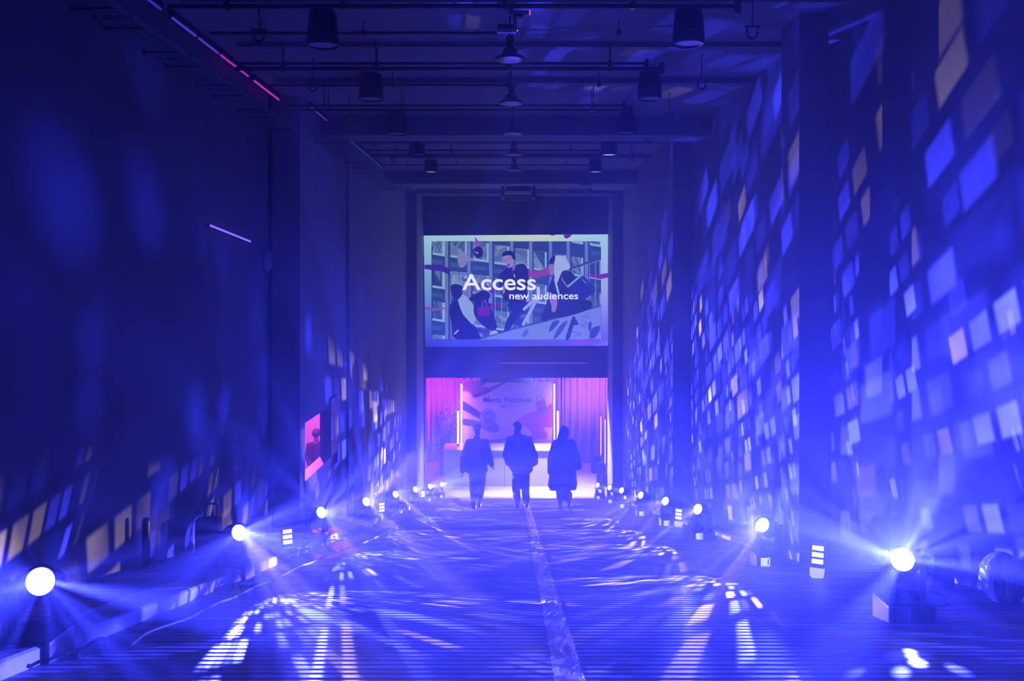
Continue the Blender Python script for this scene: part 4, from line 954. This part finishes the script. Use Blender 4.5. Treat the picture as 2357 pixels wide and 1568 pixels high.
# middle person: bulky open jacket, trousers gathered at the ankles
J2 = js(1198, 1175, dict(head=(1190, 988), neck=(1192, 1006), shL=(1173, 1018), shR=(1215, 1018), elL=(1166, 1050, -.03), elR=(1228, 1052, -.03), wrL=(1171, 1070, .06), wrR=(1225, 1070, .06), hip=(1198, 1085), hpL=(1190, 1092), hpR=(1208, 1092), knL=(1188, 1128, .03), knR=(1209, 1126, .0), anL=(1190, 1165, .05), anR=(1211, 1160, -.06), white=(0, 0)))
def P2(V):
    jk = sleeve(V, 'L', .095, .085, .07) + sleeve(V, 'R', .095, .095, .085)
    jk += [(V['shL'] + Vector((-.05, 0, .03)), .05, V['shR'] + Vector((.05, 0, .03)), .05), (V['shL'], .1, V['shR'], .1), (V['neck'] + Vector((0, -.02, .0)), .085, V['neck'] + Vector((0, -.03, -.12)), .12), (V['neck'] + Vector((0, -.02, -.02)), .07, V['shR'] + Vector((.06, 0, .04)), .045), (V['neck'] + Vector((0, -.02, -.02)), .07, V['shL'] + Vector((-.07, 0, .02)), .045)]
    for dx in (-.13, -.04, .05, .14): jk.append(((dx, 0, V['shL'].z - .02), .11, (dx * 1.05 + .015, 0, V['hip'].z + .05), .10))
    jk.append(((-.10, 0, V['hip'].z + .02), .09, (.17, 0, V['hip'].z + .02), .09)); jk.append((V['elR'] + Vector((.01, 0, 0)), .09, (V['elR'].x + .02, 0, V['hip'].z + .16), .075))
    tr = [(V['hpL'], .11, V['hpR'], .11)]
    for s in 'LR': tr += [(V['hp' + s], .105, V['kn' + s], .088), (V['kn' + s], .086, V['an' + s] + Vector((0, 0, .09)), .08), (V['an' + s] + Vector((0, 0, .09)), .078, V['an' + s] + Vector((0, 0, .03)), .058)]
    hr = [(V['head'] + Vector((0, -.02, .03)), .1, V['head'] + Vector((0, .01, .045)), .096), (V['head'] + Vector((0, -.04, .0)), .09, V['head'] + Vector((0, -.05, -.06)), .075)]
    return [('jacket', jk, MT['cloth'], .012), ('trousers', tr, MT['cloth2'], .012), ('hair', hr, MT['hair'], .01)]
person((P(1198, 0, 18.2).x, 18.2, fz(18.2)), 'person in a bulky wide-collared dark jacket, middle of three walking away', J2, P2, hands=(1, 0))
# right person: long hair, wide coat to the shins
J3 = js(1297, 1175, dict(head=(1298, 998), neck=(1297, 1015), shL=(1279, 1026), shR=(1315, 1024), elL=(1269, 1058, -.03), elR=(1325, 1052, -.03), wrL=(1268, 1090, .04), wrR=(1330, 1072, .05), hip=(1297, 1088), hpL=(1289, 1094), hpR=(1305, 1094), knL=(1290, 1130, .02), knR=(1306, 1128, .03), anL=(1289, 1165, .0), anR=(1310, 1160, -.08)))
def P3(V):
    ct = sleeve(V, 'L', .09, .085, .075) + [(V['shR'], .095, V['elR'], .09), (V['elR'], .09, V['wrR'] + Vector((0, 0, -.04)), .095)]
    ct += [(V['shL'], .085, V['shR'], .085), (V['neck'] + Vector((0, -.02, -.03)), .08, V['neck'] + Vector((0, -.03, -.14)), .12)]
    zb = (1175 - 1126) * K
    for dx in (-.18, -.09, 0, .09, .17): ct.append(((dx * .62, 0, V['shL'].z - .05), .1, (dx * 1.3 - .01, 0, zb + .06), .085))
    for y_ in (-.06, .06): ct.append(((-.25, y_, zb), .05, (.22, y_, zb + .01), .05))
    sk = [((-.06, 0, zb), .11, (-.05, 0, (1175 - 1146) * K), .10), ((.05, 0, zb), .11, (.06, 0, (1175 - 1146) * K), .10)]
    bt = []
    hr = [(V['head'] + Vector((0, -.02, .03)), .102, V['head'] + Vector((0, .01, .045)), .096)]
    for dx, x2 in ((-.05, -.14), (0, -.08), (.045, -.02), (-.03, -.11)): hr.append((V['head'] + Vector((dx, -.045, .0)), .065, (V['neck'].x + x2, -.11, V['neck'].z - .13), .045))
    b1 = [(V['anL'] + Vector((0, 0, .2)), .062, V['anL'], .05)]; b2 = [(V['anR'] + Vector((0, 0, .2)), .062, V['anR'], .05)]
    return [('coat', ct, MT['cloth'], .012), ('skirt', sk, MT['cloth2'], .012), ('hair', hr, MT['hair'], .01), ('boot_shaft', b1, MT['shoe'], .01), ('boot_shaft', b2, MT['shoe'], .01)]
person((P(1297, 0, 18.2).x, 18.2, fz(18.2)), 'person with long hair in a wide long coat, rightmost of three walking away', J3, P3)
# person in the side room
K = 20.0 / F
J4 = js(728, 1163, dict(head=(728, 1000), neck=(728, 1017), shL=(712, 1026), shR=(744, 1026), elL=(707, 1052, .0), elR=(749, 1052, .0), wrL=(716, 1070, -.15), wrR=(740, 1070, -.15), hip=(728, 1078), hpL=(720, 1084), hpR=(736, 1084), knL=(719, 1124, .02), knR=(737, 1124, .0), anL=(718, 1156, .0), anR=(738, 1156, .0)))
def P4(V):
    jk = sleeve(V, 'L', .07, .06, .04) + sleeve(V, 'R', .07, .06, .04) + [(V['shL'], .075, V['shR'], .075)]
    for dx in (-.09, .0, .09): jk.append(((dx, 0, V['shL'].z), .09, (dx, 0, V['hip'].z), .09))
    tr = [(V['hpL'], .1, V['hpR'], .1)]
    for s in 'LR': tr += [(V['hp' + s], .1, V['kn' + s], .08), (V['kn' + s], .078, V['an' + s], .06)]
    return [('shirt', jk, MT['cloth'], .014), ('trousers', tr, MT['cloth2'], .014), ('hair', [(V['head'] + Vector((0, -.02, .03)), .098, V['head'] + Vector((0, .01, .045)), .095)], MT['hair'], .012)]
person((P(728, 0, 20).x, 20.0, fz(20)), 'person in dark clothes standing in the pink side room behind the left opening', J4, P4, hands=(1, 1, 0))

for m_ in bpy.data.materials:      # small glowing surfaces: found by bounces, not sampled one by one
    if m_.name.split('.')[0] in ('lit_lens', 'lit_led', 'led_reflector', 'self_lit_foot', 'lit_display', 'faintly_lit_glass', 'green_indicator', 'pink_indicator', 'projected_picture', 'projected_lettering', 'tube_glow', 'wash_glow', 'violet_glow', 'lintel_glow'):
        m_.cycles.emission_sampling = 'NONE'
